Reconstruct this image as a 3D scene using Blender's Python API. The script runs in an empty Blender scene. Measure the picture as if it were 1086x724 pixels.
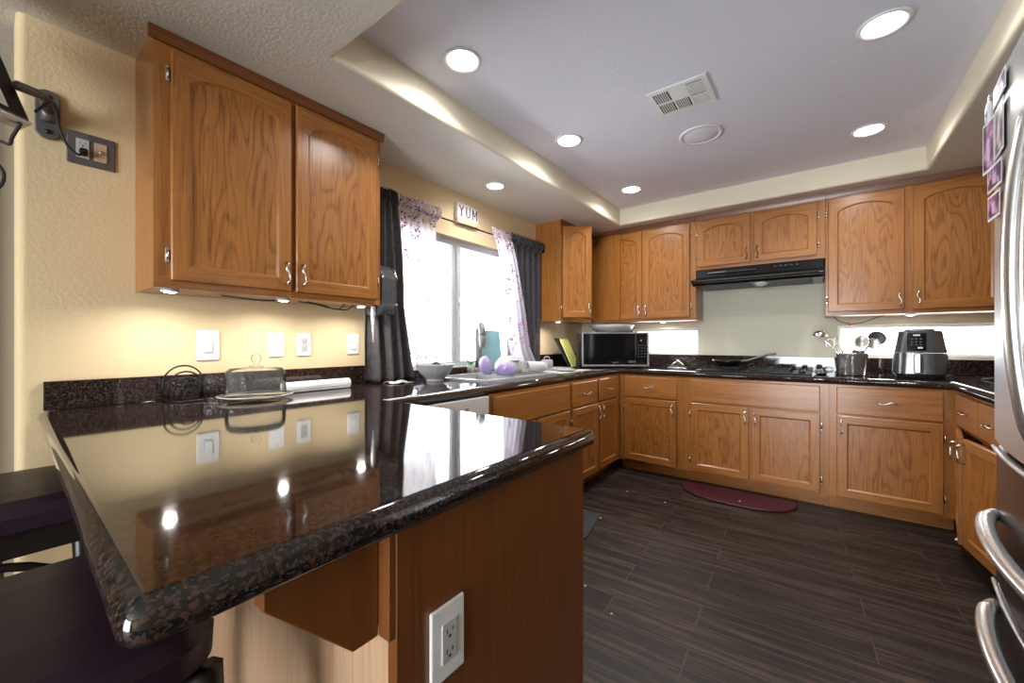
import bpy, bmesh, math, random
from mathutils import Vector, Matrix
random.seed(7)
PI = math.pi
S = bpy.context.scene
C = S.collection

# ---------------------------------------------------------------- camera, light, exposure
cam_d = bpy.data.cameras.new('camera')
cam_d.sensor_fit = 'HORIZONTAL'; cam_d.sensor_width = 36.0
cam_d.lens = 36.0 * 428.8 / 1086.0
cam_d.shift_y = 0.0006; cam_d.clip_start = 0.02
cam = bpy.data.objects.new('camera', cam_d); C.objects.link(cam)
cam.location = (2.149, 0.0, 1.153)
cam.rotation_euler = (PI/2, 0, math.radians(37.18))
S.camera = cam

W = bpy.data.worlds.new('sky'); S.world = W; W.use_nodes = True
bg = W.node_tree.nodes['Background']
bg.inputs[0].default_value = (0.90, 0.95, 1.0, 1); bg.inputs[1].default_value = 8.0
DOWNLIGHT_W = 2.6
PUCK_W = 0.75
S.view_settings.view_transform = 'Standard'; S.view_settings.look = 'None'
S.view_settings.gamma = 1.0; S.view_settings.use_curve_mapping = False
S.view_settings.exposure = 1.25
S.cycles.max_bounces = 10; S.cycles.diffuse_bounces = 5; S.cycles.glossy_bounces = 5
S.cycles.transmission_bounces = 8; S.cycles.transparent_max_bounces = 12
S.cycles.caustics_reflective = False; S.cycles.caustics_refractive = False
S.cycles.sample_clamp_indirect = 6.0

def portal(loc, rot, sx, sy):
    l = bpy.data.lights.new('window_portal', 'AREA'); l.shape = 'RECTANGLE'; l.size = sx; l.size_y = sy
    l.cycles.is_portal = True
    o = bpy.data.objects.new('window_portal', l); C.objects.link(o); o.location = loc; o.rotation_euler = rot
# room dimensions (metres): window wall X=0, back wall Y=4.146
YB = 4.146; XR = 3.42; ZS = 2.269; ZC = 2.423; CT = 0.914
WIN = (1.44, 2.88, 0.965, 1.93)          # window wall opening: y0,y1,z0,z1
BW1 = (0.60, 1.235, 1.04, 1.283); BW2 = (2.27, 3.22, 1.05, 1.283)
DIN = (1.1, 3.0, 0.0, 2.1)              # opening added in the unseen wall behind the camera for fill daylight
portal((-0.13, (WIN[0]+WIN[1])/2, (WIN[2]+WIN[3])/2), (0, -PI/2, 0), WIN[3]-WIN[2], WIN[1]-WIN[0])
for b in (BW1, BW2):
    portal(((b[0]+b[1])/2, YB+0.13, (b[2]+b[3])/2), (-PI/2, 0, 0), b[1]-b[0], b[3]-b[2])
portal(((DIN[0]+DIN[1])/2, -3.75, 1.05), (PI/2, 0, 0), DIN[1]-DIN[0], 2.1)

# ---------------------------------------------------------------- materials
def new_mat(name):
    m = bpy.data.materials.new(name); m.use_nodes = True
    nt = m.node_tree; b = nt.nodes['Principled BSDF']
    return m, nt, b
def N(nt, t, **kw):
    n = nt.nodes.new(t)
    for k, v in kw.items(): setattr(n, k, v)
    return n
def setin(n, **kw):
    for k, v in kw.items(): n.inputs[k.replace('_', ' ')].default_value = v
def plain(name, col, rough=0.5, metal=0.0, **kw):
    m, nt, b = new_mat(name)
    b.inputs['Base Color'].default_value = (*col, 1); b.inputs['Roughness'].default_value = rough
    b.inputs['Metallic'].default_value = metal
    for k, v in kw.items(): b.inputs[k.replace('_', ' ')].default_value = v
    # a faint procedural variation of the gloss
    t = N(nt, 'ShaderNodeTexCoord'); n = N(nt, 'ShaderNodeTexNoise'); setin(n, Scale=25.0, Detail=3.0)
    r = N(nt, 'ShaderNodeMapRange'); r.inputs[3].default_value = max(0, rough-0.04); r.inputs[4].default_value = min(1, rough+0.04)
    nt.links.new(t.outputs['Object'], n.inputs['Vector']); nt.links.new(n.outputs['Fac'], r.inputs[0]); nt.links.new(r.outputs[0], b.inputs['Roughness'])
    return m
def ramp(nt, stops):
    r = N(nt, 'ShaderNodeValToRGB'); e = r.color_ramp.elements
    while len(e) < len(stops): e.new(0.5)
    for i, (p, c) in enumerate(stops): e[i].position = p; e[i].color = (*c, 1)
    return r
def textured_paint(name, col, bump=0.6, scale=80.0, rough=0.75):
    m, nt, b = new_mat(name); b.inputs['Base Color'].default_value = (*col, 1); b.inputs['Roughness'].default_value = rough
    t = N(nt, 'ShaderNodeTexCoord'); n = N(nt, 'ShaderNodeTexNoise'); setin(n, Scale=scale, Detail=2.0, Roughness=0.55)
    bp = N(nt, 'ShaderNodeBump'); setin(bp, Strength=bump, Distance=0.004)
    nt.links.new(t.outputs['Object'], n.inputs['Vector']); nt.links.new(n.outputs['Fac'], bp.inputs['Height']); nt.links.new(bp.outputs['Normal'], b.inputs['Normal'])
    return m
def oak(name, axis, cathedral, light=(0.42, 0.166, 0.036), dark=(0.185, 0.058, 0.010), rough=0.3):
    m, nt, b = new_mat(name)
    t = N(nt, 'ShaderNodeTexCoord'); oi = N(nt, 'ShaderNodeObjectInfo')
    add = N(nt, 'ShaderNodeVectorMath', operation='ADD'); sc = N(nt, 'ShaderNodeVectorMath', operation='SCALE'); sc.inputs[3].default_value = 37.0
    cx = N(nt, 'ShaderNodeCombineXYZ')
    for i in range(3): nt.links.new(oi.outputs['Random'], cx.inputs[i])
    nt.links.new(cx.outputs[0], sc.inputs[0]); nt.links.new(t.outputs['Object'], add.inputs[0]); nt.links.new(sc.outputs[0], add.inputs[1])
    def stretch(lo, hi):
        mp = N(nt, 'ShaderNodeMapping')
        mp.inputs['Scale'].default_value = [lo if i == axis else hi for i in range(3)]
        nt.links.new(add.outputs[0], mp.inputs['Vector']); return mp
    fine = N(nt, 'ShaderNodeTexNoise'); setin(fine, Scale=1.0, Detail=5.0, Roughness=0.6)
    nt.links.new(stretch(7.0, 150.0).outputs[0], fine.inputs['Vector'])
    big = N(nt, 'ShaderNodeTexNoise'); setin(big, Scale=1.0, Detail=1.5, Roughness=0.4, Distortion=0.5 if cathedral else 0.2)
    nt.links.new(stretch(1.6 if cathedral else 0.5, 9.0 if cathedral else 22.0).outputs[0], big.inputs['Vector'])
    mu = N(nt, 'ShaderNodeMath', operation='MULTIPLY'); mu.inputs[1].default_value = 80.0 if cathedral else 30.0
    sn = N(nt, 'ShaderNodeMath', operation='SINE')
    nt.links.new(big.outputs['Fac'], mu.inputs[0]); nt.links.new(mu.outputs[0], sn.inputs[0])
    mr = N(nt, 'ShaderNodeMapRange'); mr.inputs[1].default_value = -1; mr.inputs[2].default_value = 1
    nt.links.new(sn.outputs[0], mr.inputs[0])
    pw = N(nt, 'ShaderNodeMath', operation='POWER'); pw.inputs[1].default_value = 3.2
    nt.links.new(mr.outputs[0], pw.inputs[0])
    mx = N(nt, 'ShaderNodeMath', operation='MULTIPLY_ADD'); mx.inputs[1].default_value = 0.45 if cathedral else 0.25
    fm = N(nt, 'ShaderNodeMath', operation='MULTIPLY_ADD'); fm.inputs[1].default_value = 1.7; fm.inputs[2].default_value = -0.62
    nt.links.new(fine.outputs['Fac'], fm.inputs[0])
    nt.links.new(pw.outputs[0], mx.inputs[0]); nt.links.new(fm.outputs[0], mx.inputs[2])
    r = ramp(nt, [(0.05, light), (0.45, tuple(l*0.62+d*0.38 for l, d in zip(light, dark))), (0.95, dark)])
    nt.links.new(mx.outputs[0], r.inputs[0]); nt.links.new(r.outputs[0], b.inputs['Base Color'])
    b.inputs['Roughness'].default_value = rough; b.inputs['Coat Weight'].default_value = 0.25; b.inputs['Coat Roughness'].default_value = 0.22
    bp = N(nt, 'ShaderNodeBump'); setin(bp, Strength=0.06, Distance=0.002); nt.links.new(fine.outputs['Fac'], bp.inputs['Height']); nt.links.new(bp.outputs['Normal'], b.inputs['Normal'])
    return m
def granite(name):
    m, nt, b = new_mat(name)
    t = N(nt, 'ShaderNodeTexCoord'); n0 = N(nt, 'ShaderNodeTexNoise'); setin(n0, Scale=30.0, Detail=4.0)
    v1 = N(nt, 'ShaderNodeTexVoronoi'); setin(v1, Scale=200.0); v2 = N(nt, 'ShaderNodeTexVoronoi'); setin(v2, Scale=330.0)
    n1 = N(nt, 'ShaderNodeTexNoise'); setin(n1, Scale=100.0, Detail=6.0, Roughness=0.7)
    wv = N(nt, 'ShaderNodeVectorMath', operation='MULTIPLY_ADD'); wv.inputs[1].default_value = (0.012,)*3
    nt.links.new(n0.outputs['Color'], wv.inputs[0]); nt.links.new(t.outputs['Object'], wv.inputs[2])
    for x in (v1, v2): nt.links.new(wv.outputs[0], x.inputs['Vector'])
    nt.links.new(t.outputs['Object'], n1.inputs['Vector'])
    s1 = N(nt, 'ShaderNodeSeparateColor'); nt.links.new(v1.outputs['Color'], s1.inputs[0])
    s2 = N(nt, 'ShaderNodeSeparateColor'); nt.links.new(v2.outputs['Color'], s2.inputs[0])
    base = ramp(nt, [(0.44, (0.005, 0.0045, 0.005)), (0.55, (0.018, 0.011, 0.009)), (0.71, (0.095, 0.046, 0.031))]); nt.links.new(n1.outputs['Fac'], base.inputs[0])
    br = ramp(nt, [(0.80, (0, 0, 0)), (0.84, (1, 1, 1))]); nt.links.new(s1.outputs[0], br.inputs[0])
    gr = ramp(nt, [(0.86, (0, 0, 0)), (0.9, (1, 1, 1))]); nt.links.new(s2.outputs[1], gr.inputs[0])
    m1 = N(nt, 'ShaderNodeMix', data_type='RGBA'); m1.inputs['B'].default_value = (0.06, 0.027, 0.018, 1)
    nt.links.new(br.outputs[0], m1.inputs['Factor']); nt.links.new(base.outputs[0], m1.inputs['A'])
    m2 = N(nt, 'ShaderNodeMix', data_type='RGBA'); m2.inputs['B'].default_value = (0.045, 0.042, 0.042, 1)
    nt.links.new(gr.outputs[0], m2.inputs['Factor']); nt.links.new(m1.outputs['Result'], m2.inputs['A'])
    nt.links.new(m2.outputs['Result'], b.inputs['Base Color'])
    b.inputs['Roughness'].default_value = 0.055; b.inputs['IOR'].default_value = 1.65
    n2 = N(nt, 'ShaderNodeTexNoise'); setin(n2, Scale=14.0, Detail=2.0); nt.links.new(t.outputs['Object'], n2.inputs['Vector'])
    bp = N(nt, 'ShaderNodeBump'); setin(bp, Strength=0.02, Distance=0.002); nt.links.new(n2.outputs['Fac'], bp.inputs['Height']); nt.links.new(bp.outputs['Normal'], b.inputs['Normal'])
    return m
def plank_floor(name):
    m, nt, b = new_mat(name)
    t = N(nt, 'ShaderNodeTexCoord'); bk = N(nt, 'ShaderNodeTexBrick'); bk.offset = 0.37; bk.offset_frequency = 2
    setin(bk, Scale=1.0, Mortar_Size=0.0022, Bias=0.0, Brick_Width=0.92, Row_Height=0.152)
    bk.inputs['Color1'].default_value = (0.15, 0.15, 0.15, 1); bk.inputs['Color2'].default_value = (0.85, 0.85, 0.85, 1)
    mp0 = N(nt, 'ShaderNodeMapping'); mp0.inputs['Rotation'].default_value = (0, 0, math.radians(-3)); nt.links.new(t.outputs['Object'], mp0.inputs['Vector'])
    nt.links.new(mp0.outputs[0], bk.inputs['Vector'])
    mp = N(nt, 'ShaderNodeMapping'); mp.inputs['Scale'].default_value = (1.8, 40.0, 1.0)
    off = N(nt, 'ShaderNodeVectorMath', operation='MULTIPLY_ADD'); off.inputs[1].default_value = (9.0, 3.0, 5.0)
    nt.links.new(bk.outputs['Color'], off.inputs[0]); nt.links.new(mp0.outputs[0], off.inputs[2]); nt.links.new(off.outputs[0], mp.inputs['Vector'])
    n = N(nt, 'ShaderNodeTexNoise'); setin(n, Scale=1.0, Detail=7.0, Roughness=0.68, Distortion=0.5); nt.links.new(mp.outputs[0], n.inputs['Vector'])
    r = ramp(nt, [(0.38, (0.003, 0.0024, 0.0022)), (0.5, (0.017, 0.0105, 0.008)), (0.62, (0.085, 0.052, 0.037))]); nt.links.new(n.outputs['Fac'], r.inputs[0])
    hv = N(nt, 'ShaderNodeMix', data_type='RGBA', blend_type='MULTIPLY'); hv.inputs['Factor'].default_value = 0.55
    nt.links.new(r.outputs[0], hv.inputs['A']); nt.links.new(bk.outputs['Color'], hv.inputs['B'])
    gm = N(nt, 'ShaderNodeMix', data_type='RGBA'); gm.inputs['B'].default_value = (0.05, 0.044, 0.04, 1)
    nt.links.new(bk.outputs['Fac'], gm.inputs['Factor']); nt.links.new(hv.outputs['Result'], gm.inputs['A']); nt.links.new(gm.outputs['Result'], b.inputs['Base Color'])
    rr = N(nt, 'ShaderNodeMapRange'); rr.inputs[3].default_value = 0.42; rr.inputs[4].default_value = 0.62; nt.links.new(n.outputs['Fac'], rr.inputs[0]); nt.links.new(rr.outputs[0], b.inputs['Roughness'])
    hm = N(nt, 'ShaderNodeMath', operation='SUBTRACT'); nt.links.new(n.outputs['Fac'], hm.inputs[0]); nt.links.new(bk.outputs['Fac'], hm.inputs[1])
    bp = N(nt, 'ShaderNodeBump'); setin(bp, Strength=0.18, Distance=0.003); nt.links.new(hm.outputs[0], bp.inputs['Height']); nt.links.new(bp.outputs['Normal'], b.inputs['Normal'])
    return m
def emit(name, col, st):
    m, nt, b = new_mat(name); b.inputs['Base Color'].default_value = (*col, 1)
    b.inputs['Emission Color'].default_value = (*col, 1); b.inputs['Emission Strength'].default_value = st
    return m
def clear_glass(name, tint=(1, 1, 1), rough=0.0, mixv=0.12, haze=0.0):
    m = bpy.data.materials.new(name); m.use_nodes = True; nt = m.node_tree; nt.nodes.clear()
    o = N(nt, 'ShaderNodeOutputMaterial'); tr = N(nt, 'ShaderNodeBsdfTransparent'); tr.inputs[0].default_value = (*tint, 1)
    g = N(nt, 'ShaderNodeBsdfGlossy'); g.inputs['Roughness'].default_value = rough
    lw = N(nt, 'ShaderNodeLayerWeight'); lw.inputs[0].default_value = mixv; mx = N(nt, 'ShaderNodeMixShader')
    df = N(nt, 'ShaderNodeBsdfDiffuse'); df.inputs[0].default_value = (0.85, 0.85, 0.85, 1); m0 = N(nt, 'ShaderNodeMixShader'); m0.inputs[0].default_value = haze  # diffuse white mixed in, a painted haze for the dome's reflections
    nt.links.new(tr.outputs[0], m0.inputs[1]); nt.links.new(df.outputs[0], m0.inputs[2])
    nt.links.new(lw.outputs['Fresnel'], mx.inputs[0]); nt.links.new(m0.outputs[0], mx.inputs[1]); nt.links.new(g.outputs[0], mx.inputs[2]); nt.links.new(mx.outputs[0], o.inputs[0])
    return m
def cloth(name, col, transl=0.25, transp=0.0, weave=900.0):
    m = bpy.data.materials.new(name); m.use_nodes = True; nt = m.node_tree; nt.nodes.clear()
    o = N(nt, 'ShaderNodeOutputMaterial'); d = N(nt, 'ShaderNodeBsdfDiffuse'); tl = N(nt, 'ShaderNodeBsdfTranslucent'); tp = N(nt, 'ShaderNodeBsdfTransparent')
    t = N(nt, 'ShaderNodeTexCoord'); n = N(nt, 'ShaderNodeTexNoise'); setin(n, Scale=40.0, Detail=4.0); nt.links.new(t.outputs['Object'], n.inputs['Vector'])
    r = ramp(nt, [(0.3, tuple(c*0.8 for c in col)), (0.7, tuple(min(1, c*1.15) for c in col))]); nt.links.new(n.outputs['Fac'], r.inputs[0])
    a = N(nt, 'ShaderNodeMixShader'); a.inputs[0].default_value = transl; c2 = N(nt, 'ShaderNodeMixShader'); c2.inputs[0].default_value = transp
    nt.links.new(r.outputs[0], d.inputs[0]); nt.links.new(r.outputs[0], tl.inputs[0])
    nt.links.new(d.outputs[0], a.inputs[1]); nt.links.new(tl.outputs[0], a.inputs[2]); nt.links.new(a.outputs[0], c2.inputs[1]); nt.links.new(tp.outputs[0], c2.inputs[2]); nt.links.new(c2.outputs[0], o.inputs[0])
    return m
def floral_sheer(name):
    m = bpy.data.materials.new(name); m.use_nodes = True; nt = m.node_tree; nt.nodes.clear()
    o = N(nt, 'ShaderNodeOutputMaterial'); d = N(nt, 'ShaderNodeBsdfDiffuse'); tl = N(nt, 'ShaderNodeBsdfTranslucent'); tp = N(nt, 'ShaderNodeBsdfTransparent')
    t = N(nt, 'ShaderNodeTexCoord'); v = N(nt, 'ShaderNodeTexVoronoi'); setin(v, Scale=62.0); nt.links.new(t.outputs['Object'], v.inputs['Vector'])
    n = N(nt, 'ShaderNodeTexNoise'); setin(n, Scale=11.0, Detail=3.0); nt.links.new(t.outputs['Object'], n.inputs['Vector'])
    sx = N(nt, 'ShaderNodeSeparateXYZ'); nt.links.new(t.outputs['Object'], sx.inputs[0])
    hi = N(nt, 'ShaderNodeMapRange'); hi.inputs[1].default_value = 1.84; hi.inputs[2].default_value = 2.03; hi.inputs[3].default_value = 0.0; hi.inputs[4].default_value = 0.22
    nt.links.new(sx.outputs[2], hi.inputs[0])
    # petals: near a cell's centre, in the patches where the noise allows them (denser along the top hem)
    th = N(nt, 'ShaderNodeMath', operation='ADD'); nt.links.new(n.outputs['Fac'], th.inputs[0]); nt.links.new(hi.outputs[0], th.inputs[1])
    g1 = N(nt, 'ShaderNodeMath', operation='GREATER_THAN'); g1.inputs[1].default_value = 0.565; nt.links.new(th.outputs[0], g1.inputs[0])
    g2 = N(nt, 'ShaderNodeMath', operation='LESS_THAN'); g2.inputs[1].default_value = 0.42; nt.links.new(v.outputs['Distance'], g2.inputs[0])
    mk = N(nt, 'ShaderNodeMath', operation='MULTIPLY'); nt.links.new(g1.outputs[0], mk.inputs[0]); nt.links.new(g2.outputs[0], mk.inputs[1])
    s = N(nt, 'ShaderNodeSeparateColor'); nt.links.new(v.outputs['Color'], s.inputs[0])
    pc = ramp(nt, [(0.0, (0.10, 0.05, 0.16)), (0.28, (0.36, 0.16, 0.42)), (0.5, (0.70, 0.22, 0.34)), (0.72, (0.80, 0.45, 0.52)), (0.9, (0.20, 0.20, 0.24))]); pc.color_ramp.interpolation = 'CONSTANT'
    nt.links.new(s.outputs[0], pc.inputs[0])
    mx = N(nt, 'ShaderNodeMix', data_type='RGBA'); mx.inputs['A'].default_value = (0.80, 0.76, 0.84, 1); nt.links.new(mk.outputs[0], mx.inputs['Factor']); nt.links.new(pc.outputs[0], mx.inputs['B'])
    nt.links.new(mx.outputs['Result'], d.inputs[0]); nt.links.new(mx.outputs['Result'], tl.inputs[0])
    a = N(nt, 'ShaderNodeMixShader'); a.inputs[0].default_value = 0.45; nt.links.new(d.outputs[0], a.inputs[1]); nt.links.new(tl.outputs[0], a.inputs[2])
    tf = N(nt, 'ShaderNodeMapRange'); tf.inputs[3].default_value = 0.5; tf.inputs[4].default_value = 0.0; nt.links.new(mk.outputs[0], tf.inputs[0])
    c2 = N(nt, 'ShaderNodeMixShader'); nt.links.new(tf.outputs[0], c2.inputs[0]); nt.links.new(a.outputs[0], c2.inputs[1]); nt.links.new(tp.outputs[0], c2.inputs[2]); nt.links.new(c2.outputs[0], o.inputs[0])
    return m
def snapshot(name, a, c):
    m, nt, b = new_mat(name); t = N(nt, 'ShaderNodeTexCoord'); n = N(nt, 'ShaderNodeTexNoise'); setin(n, Scale=38.0, Detail=2.0); nt.links.new(t.outputs['Object'], n.inputs['Vector'])
    r = ramp(nt, [(0.36, (0.02, 0.015, 0.03)), (0.47, a), (0.56, c), (0.66, (0.55, 0.5, 0.55))]); nt.links.new(n.outputs['Fac'], r.inputs[0]); nt.links.new(r.outputs[0], b.inputs['Base Color']); b.inputs['Roughness'].default_value = 0.3
    return m
def brushed(name, col, rough, axis=2):
    m, nt, b = new_mat(name); b.inputs['Base Color'].default_value = (*col, 1); b.inputs['Metallic'].default_value = 1.0
    t = N(nt, 'ShaderNodeTexCoord'); mp = N(nt, 'ShaderNodeMapping'); mp.inputs['Scale'].default_value = [4.0 if i == axis else 260.0 for i in range(3)]
    n = N(nt, 'ShaderNodeTexNoise'); setin(n, Scale=1.0, Detail=3.0); nt.links.new(t.outputs['Object'], mp.inputs['Vector']); nt.links.new(mp.outputs[0], n.inputs['Vector'])
    r = N(nt, 'ShaderNodeMapRange'); r.inputs[3].default_value = rough-0.05; r.inputs[4].default_value = rough+0.07; nt.links.new(n.outputs['Fac'], r.inputs[0]); nt.links.new(r.outputs[0], b.inputs['Roughness'])
    return m

M = dict(
    wall=textured_paint('cream_wall_paint', (0.76, 0.60, 0.36), 0.35),
    wallright=textured_paint('dimmed_tan_paint', (0.34, 0.27, 0.18), 0.35),  # tan darkened on unseen walls so the granite edge reflects less light
    wallback=textured_paint('pale_wall_paint', (0.72, 0.70, 0.57), 0.4),
    trayside=textured_paint('tray_paint', (0.78, 0.71, 0.55), 0.15),
    soffit=textured_paint('soffit_paint', (0.73, 0.69, 0.61), 0.6, 95.0),
    ceil=textured_paint('tray_ceiling_paint', (0.82, 0.82, 0.91), 0.7, 85.0),
    floor=plank_floor('dark_plank_tile'),
    oak_v=oak('oak_vertical', 2, False), oak_h=oak('oak_horizontal', 0, False), oak_p=oak('oak_panel', 2, True),
    oak_y=oak('oak_depth', 1, False),
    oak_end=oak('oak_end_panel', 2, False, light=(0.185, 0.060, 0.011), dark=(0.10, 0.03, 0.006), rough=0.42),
    oak_crown_unlit=oak('oak_crown_unlit', 0, False, light=(0.20, 0.062, 0.013), dark=(0.10, 0.03, 0.006)), oak_lit=oak('oak_lit_back', 2, False, light=(0.56, 0.36, 0.22), dark=(0.36, 0.20, 0.11)),  # light put into the oak: crown darkened as unlit, back panel lightened as lit
    granite=granite('dark_granite'),
    chrome=plain('brushed_nickel', (0.72, 0.71, 0.69), 0.22, 1.0), bronze=plain('bronze', (0.16, 0.11, 0.07), 0.35, 1.0),
    steel=brushed('stainless', (0.70, 0.70, 0.71), 0.34, 2), steel_d=brushed('dark_stainless', (0.11, 0.11, 0.12), 0.3, 1),
    satin=plain('satin_steel', (0.80, 0.80, 0.80), 0.24, 0.9),
    faucet=plain('faucet_nickel', (0.22, 0.215, 0.215), 0.42, 0.4),
    white=plain('white_plastic', (0.82, 0.82, 0.82), 0.35), whitegl=plain('white_glaze', (0.55, 0.55, 0.54), 0.18), grayglaze=plain('grey_glaze', (0.48, 0.48, 0.49), 0.3),
    paper=plain('paper', (0.85, 0.84, 0.82), 0.7), black=plain('black_plastic', (0.012, 0.012, 0.013), 0.35), blackgl=plain('black_gloss', (0.008, 0.008, 0.009), 0.08), ctop=plain('cooktop_black', (0.006, 0.006, 0.006), 0.35, Specular_IOR_Level=0.25),
    blackmetal=plain('black_enamel', (0.006, 0.006, 0.0065), 0.2), wire=plain('black_wire', (0.012, 0.011, 0.011), 0.35, 0.4), rubber=plain('black_rubber', (0.02, 0.02, 0.02), 0.7),
    graymetal=plain('grey_plate', (0.16, 0.15, 0.155), 0.45, 0.5), dgray=plain('dark_grey_body', (0.06, 0.06, 0.065), 0.45, 0.3), mid=plain('mid_grey', (0.35, 0.35, 0.36), 0.4),
    airfry=plain('gunmetal', (0.14, 0.14, 0.145), 0.22, 0.7),
    vinyl=plain('window_vinyl', (0.52, 0.53, 0.55), 0.45), whitevinyl=plain('white_sill', (0.80, 0.80, 0.80), 0.4),
    glass=clear_glass('pane_glass', (0.97, 0.98, 0.98)), dome=clear_glass('dome_glass', (0.98, 0.98, 0.98), 0.02, 0.10, 0.03), smoke=clear_glass('smoked_plastic', (0.45, 0.45, 0.47), 0.05, 0.25, 0.1),
    darkcurtain=cloth('charcoal_curtain', (0.115, 0.105, 0.108), 0.3, 0.0), netcurtain=cloth('charcoal_net', (0.13, 0.125, 0.145), 0.35, 0.2), sheer=floral_sheer('floral_sheer'),
    beads=plain('silver_beads', (0.7, 0.7, 0.7), 0.25, 0.5), towel=cloth('white_towel', (0.55, 0.55, 0.55), 0.1),
    seat=plain('plum_leather', (0.022, 0.011, 0.024), 0.42, Specular_IOR_Level=0.35), stoolwood=plain('dark_stained_wood', (0.012, 0.008, 0.008), 0.35),
    burg=plain('burgundy_rubber', (0.055, 0.004, 0.014), 0.5), darkmat=plain('charcoal_mat', (0.035, 0.035, 0.038), 0.8),
    teal=plain('teal_plastic', (0.20, 0.38, 0.41), 0.35), lav=plain('lavender_plastic', (0.36, 0.28, 0.55), 0.35), pink=plain('pink_plastic', (0.78, 0.45, 0.70), 0.4), red=plain('coral_red', (0.75, 0.10, 0.16), 0.4),
    lime=plain('yellow_green_plastic', (0.52, 0.52, 0.16), 0.45), leaf=plain('leaf_green', (0.05, 0.30, 0.06), 0.5), pot=plain('grey_pot', (0.35, 0.35, 0.35), 0.6),
    violet=snapshot('violet_print', (0.10, 0.06, 0.16), (0.30, 0.10, 0.32)), rose=snapshot('rose_print', (0.20, 0.10, 0.26), (0.55, 0.16, 0.38)), greyprint=snapshot('grey_print', (0.12, 0.11, 0.12), (0.35, 0.33, 0.34)), signface=plain('sign_face', (0.62, 0.57, 0.59), 0.6), signink=plain('sign_ink', (0.05, 0.03, 0.05), 0.6), signwood=plain('sign_wood', (0.62, 0.46, 0.32), 0.6),
    lens=emit('lamp_lens', (1.0, 0.98, 0.95), 14.0), puck=emit('puck_lens', (1.0, 0.97, 0.92), 25.0), reflector=plain('lamp_reflector', (0.75, 0.75, 0.75), 0.25, 0.8),
    label=plain('appliance_print', (0.10, 0.10, 0.10), 0.5), screen=plain('dark_window_glass', (0.006, 0.006, 0.007), 0.06),
    steelrim=plain('silver_frame', (0.50, 0.50, 0.51), 0.35, 0.8), sink=plain('sink_enamel', (0.42, 0.42, 0.42), 0.25), dust=plain('crumb', (0.6, 0.58, 0.55), 0.8),
    vent_shade=plain('vent_shadow', (0.02, 0.02, 0.02), 0.9), outdoor=plain('patio_concrete', (0.55, 0.53, 0.5), 0.9),
)

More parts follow.
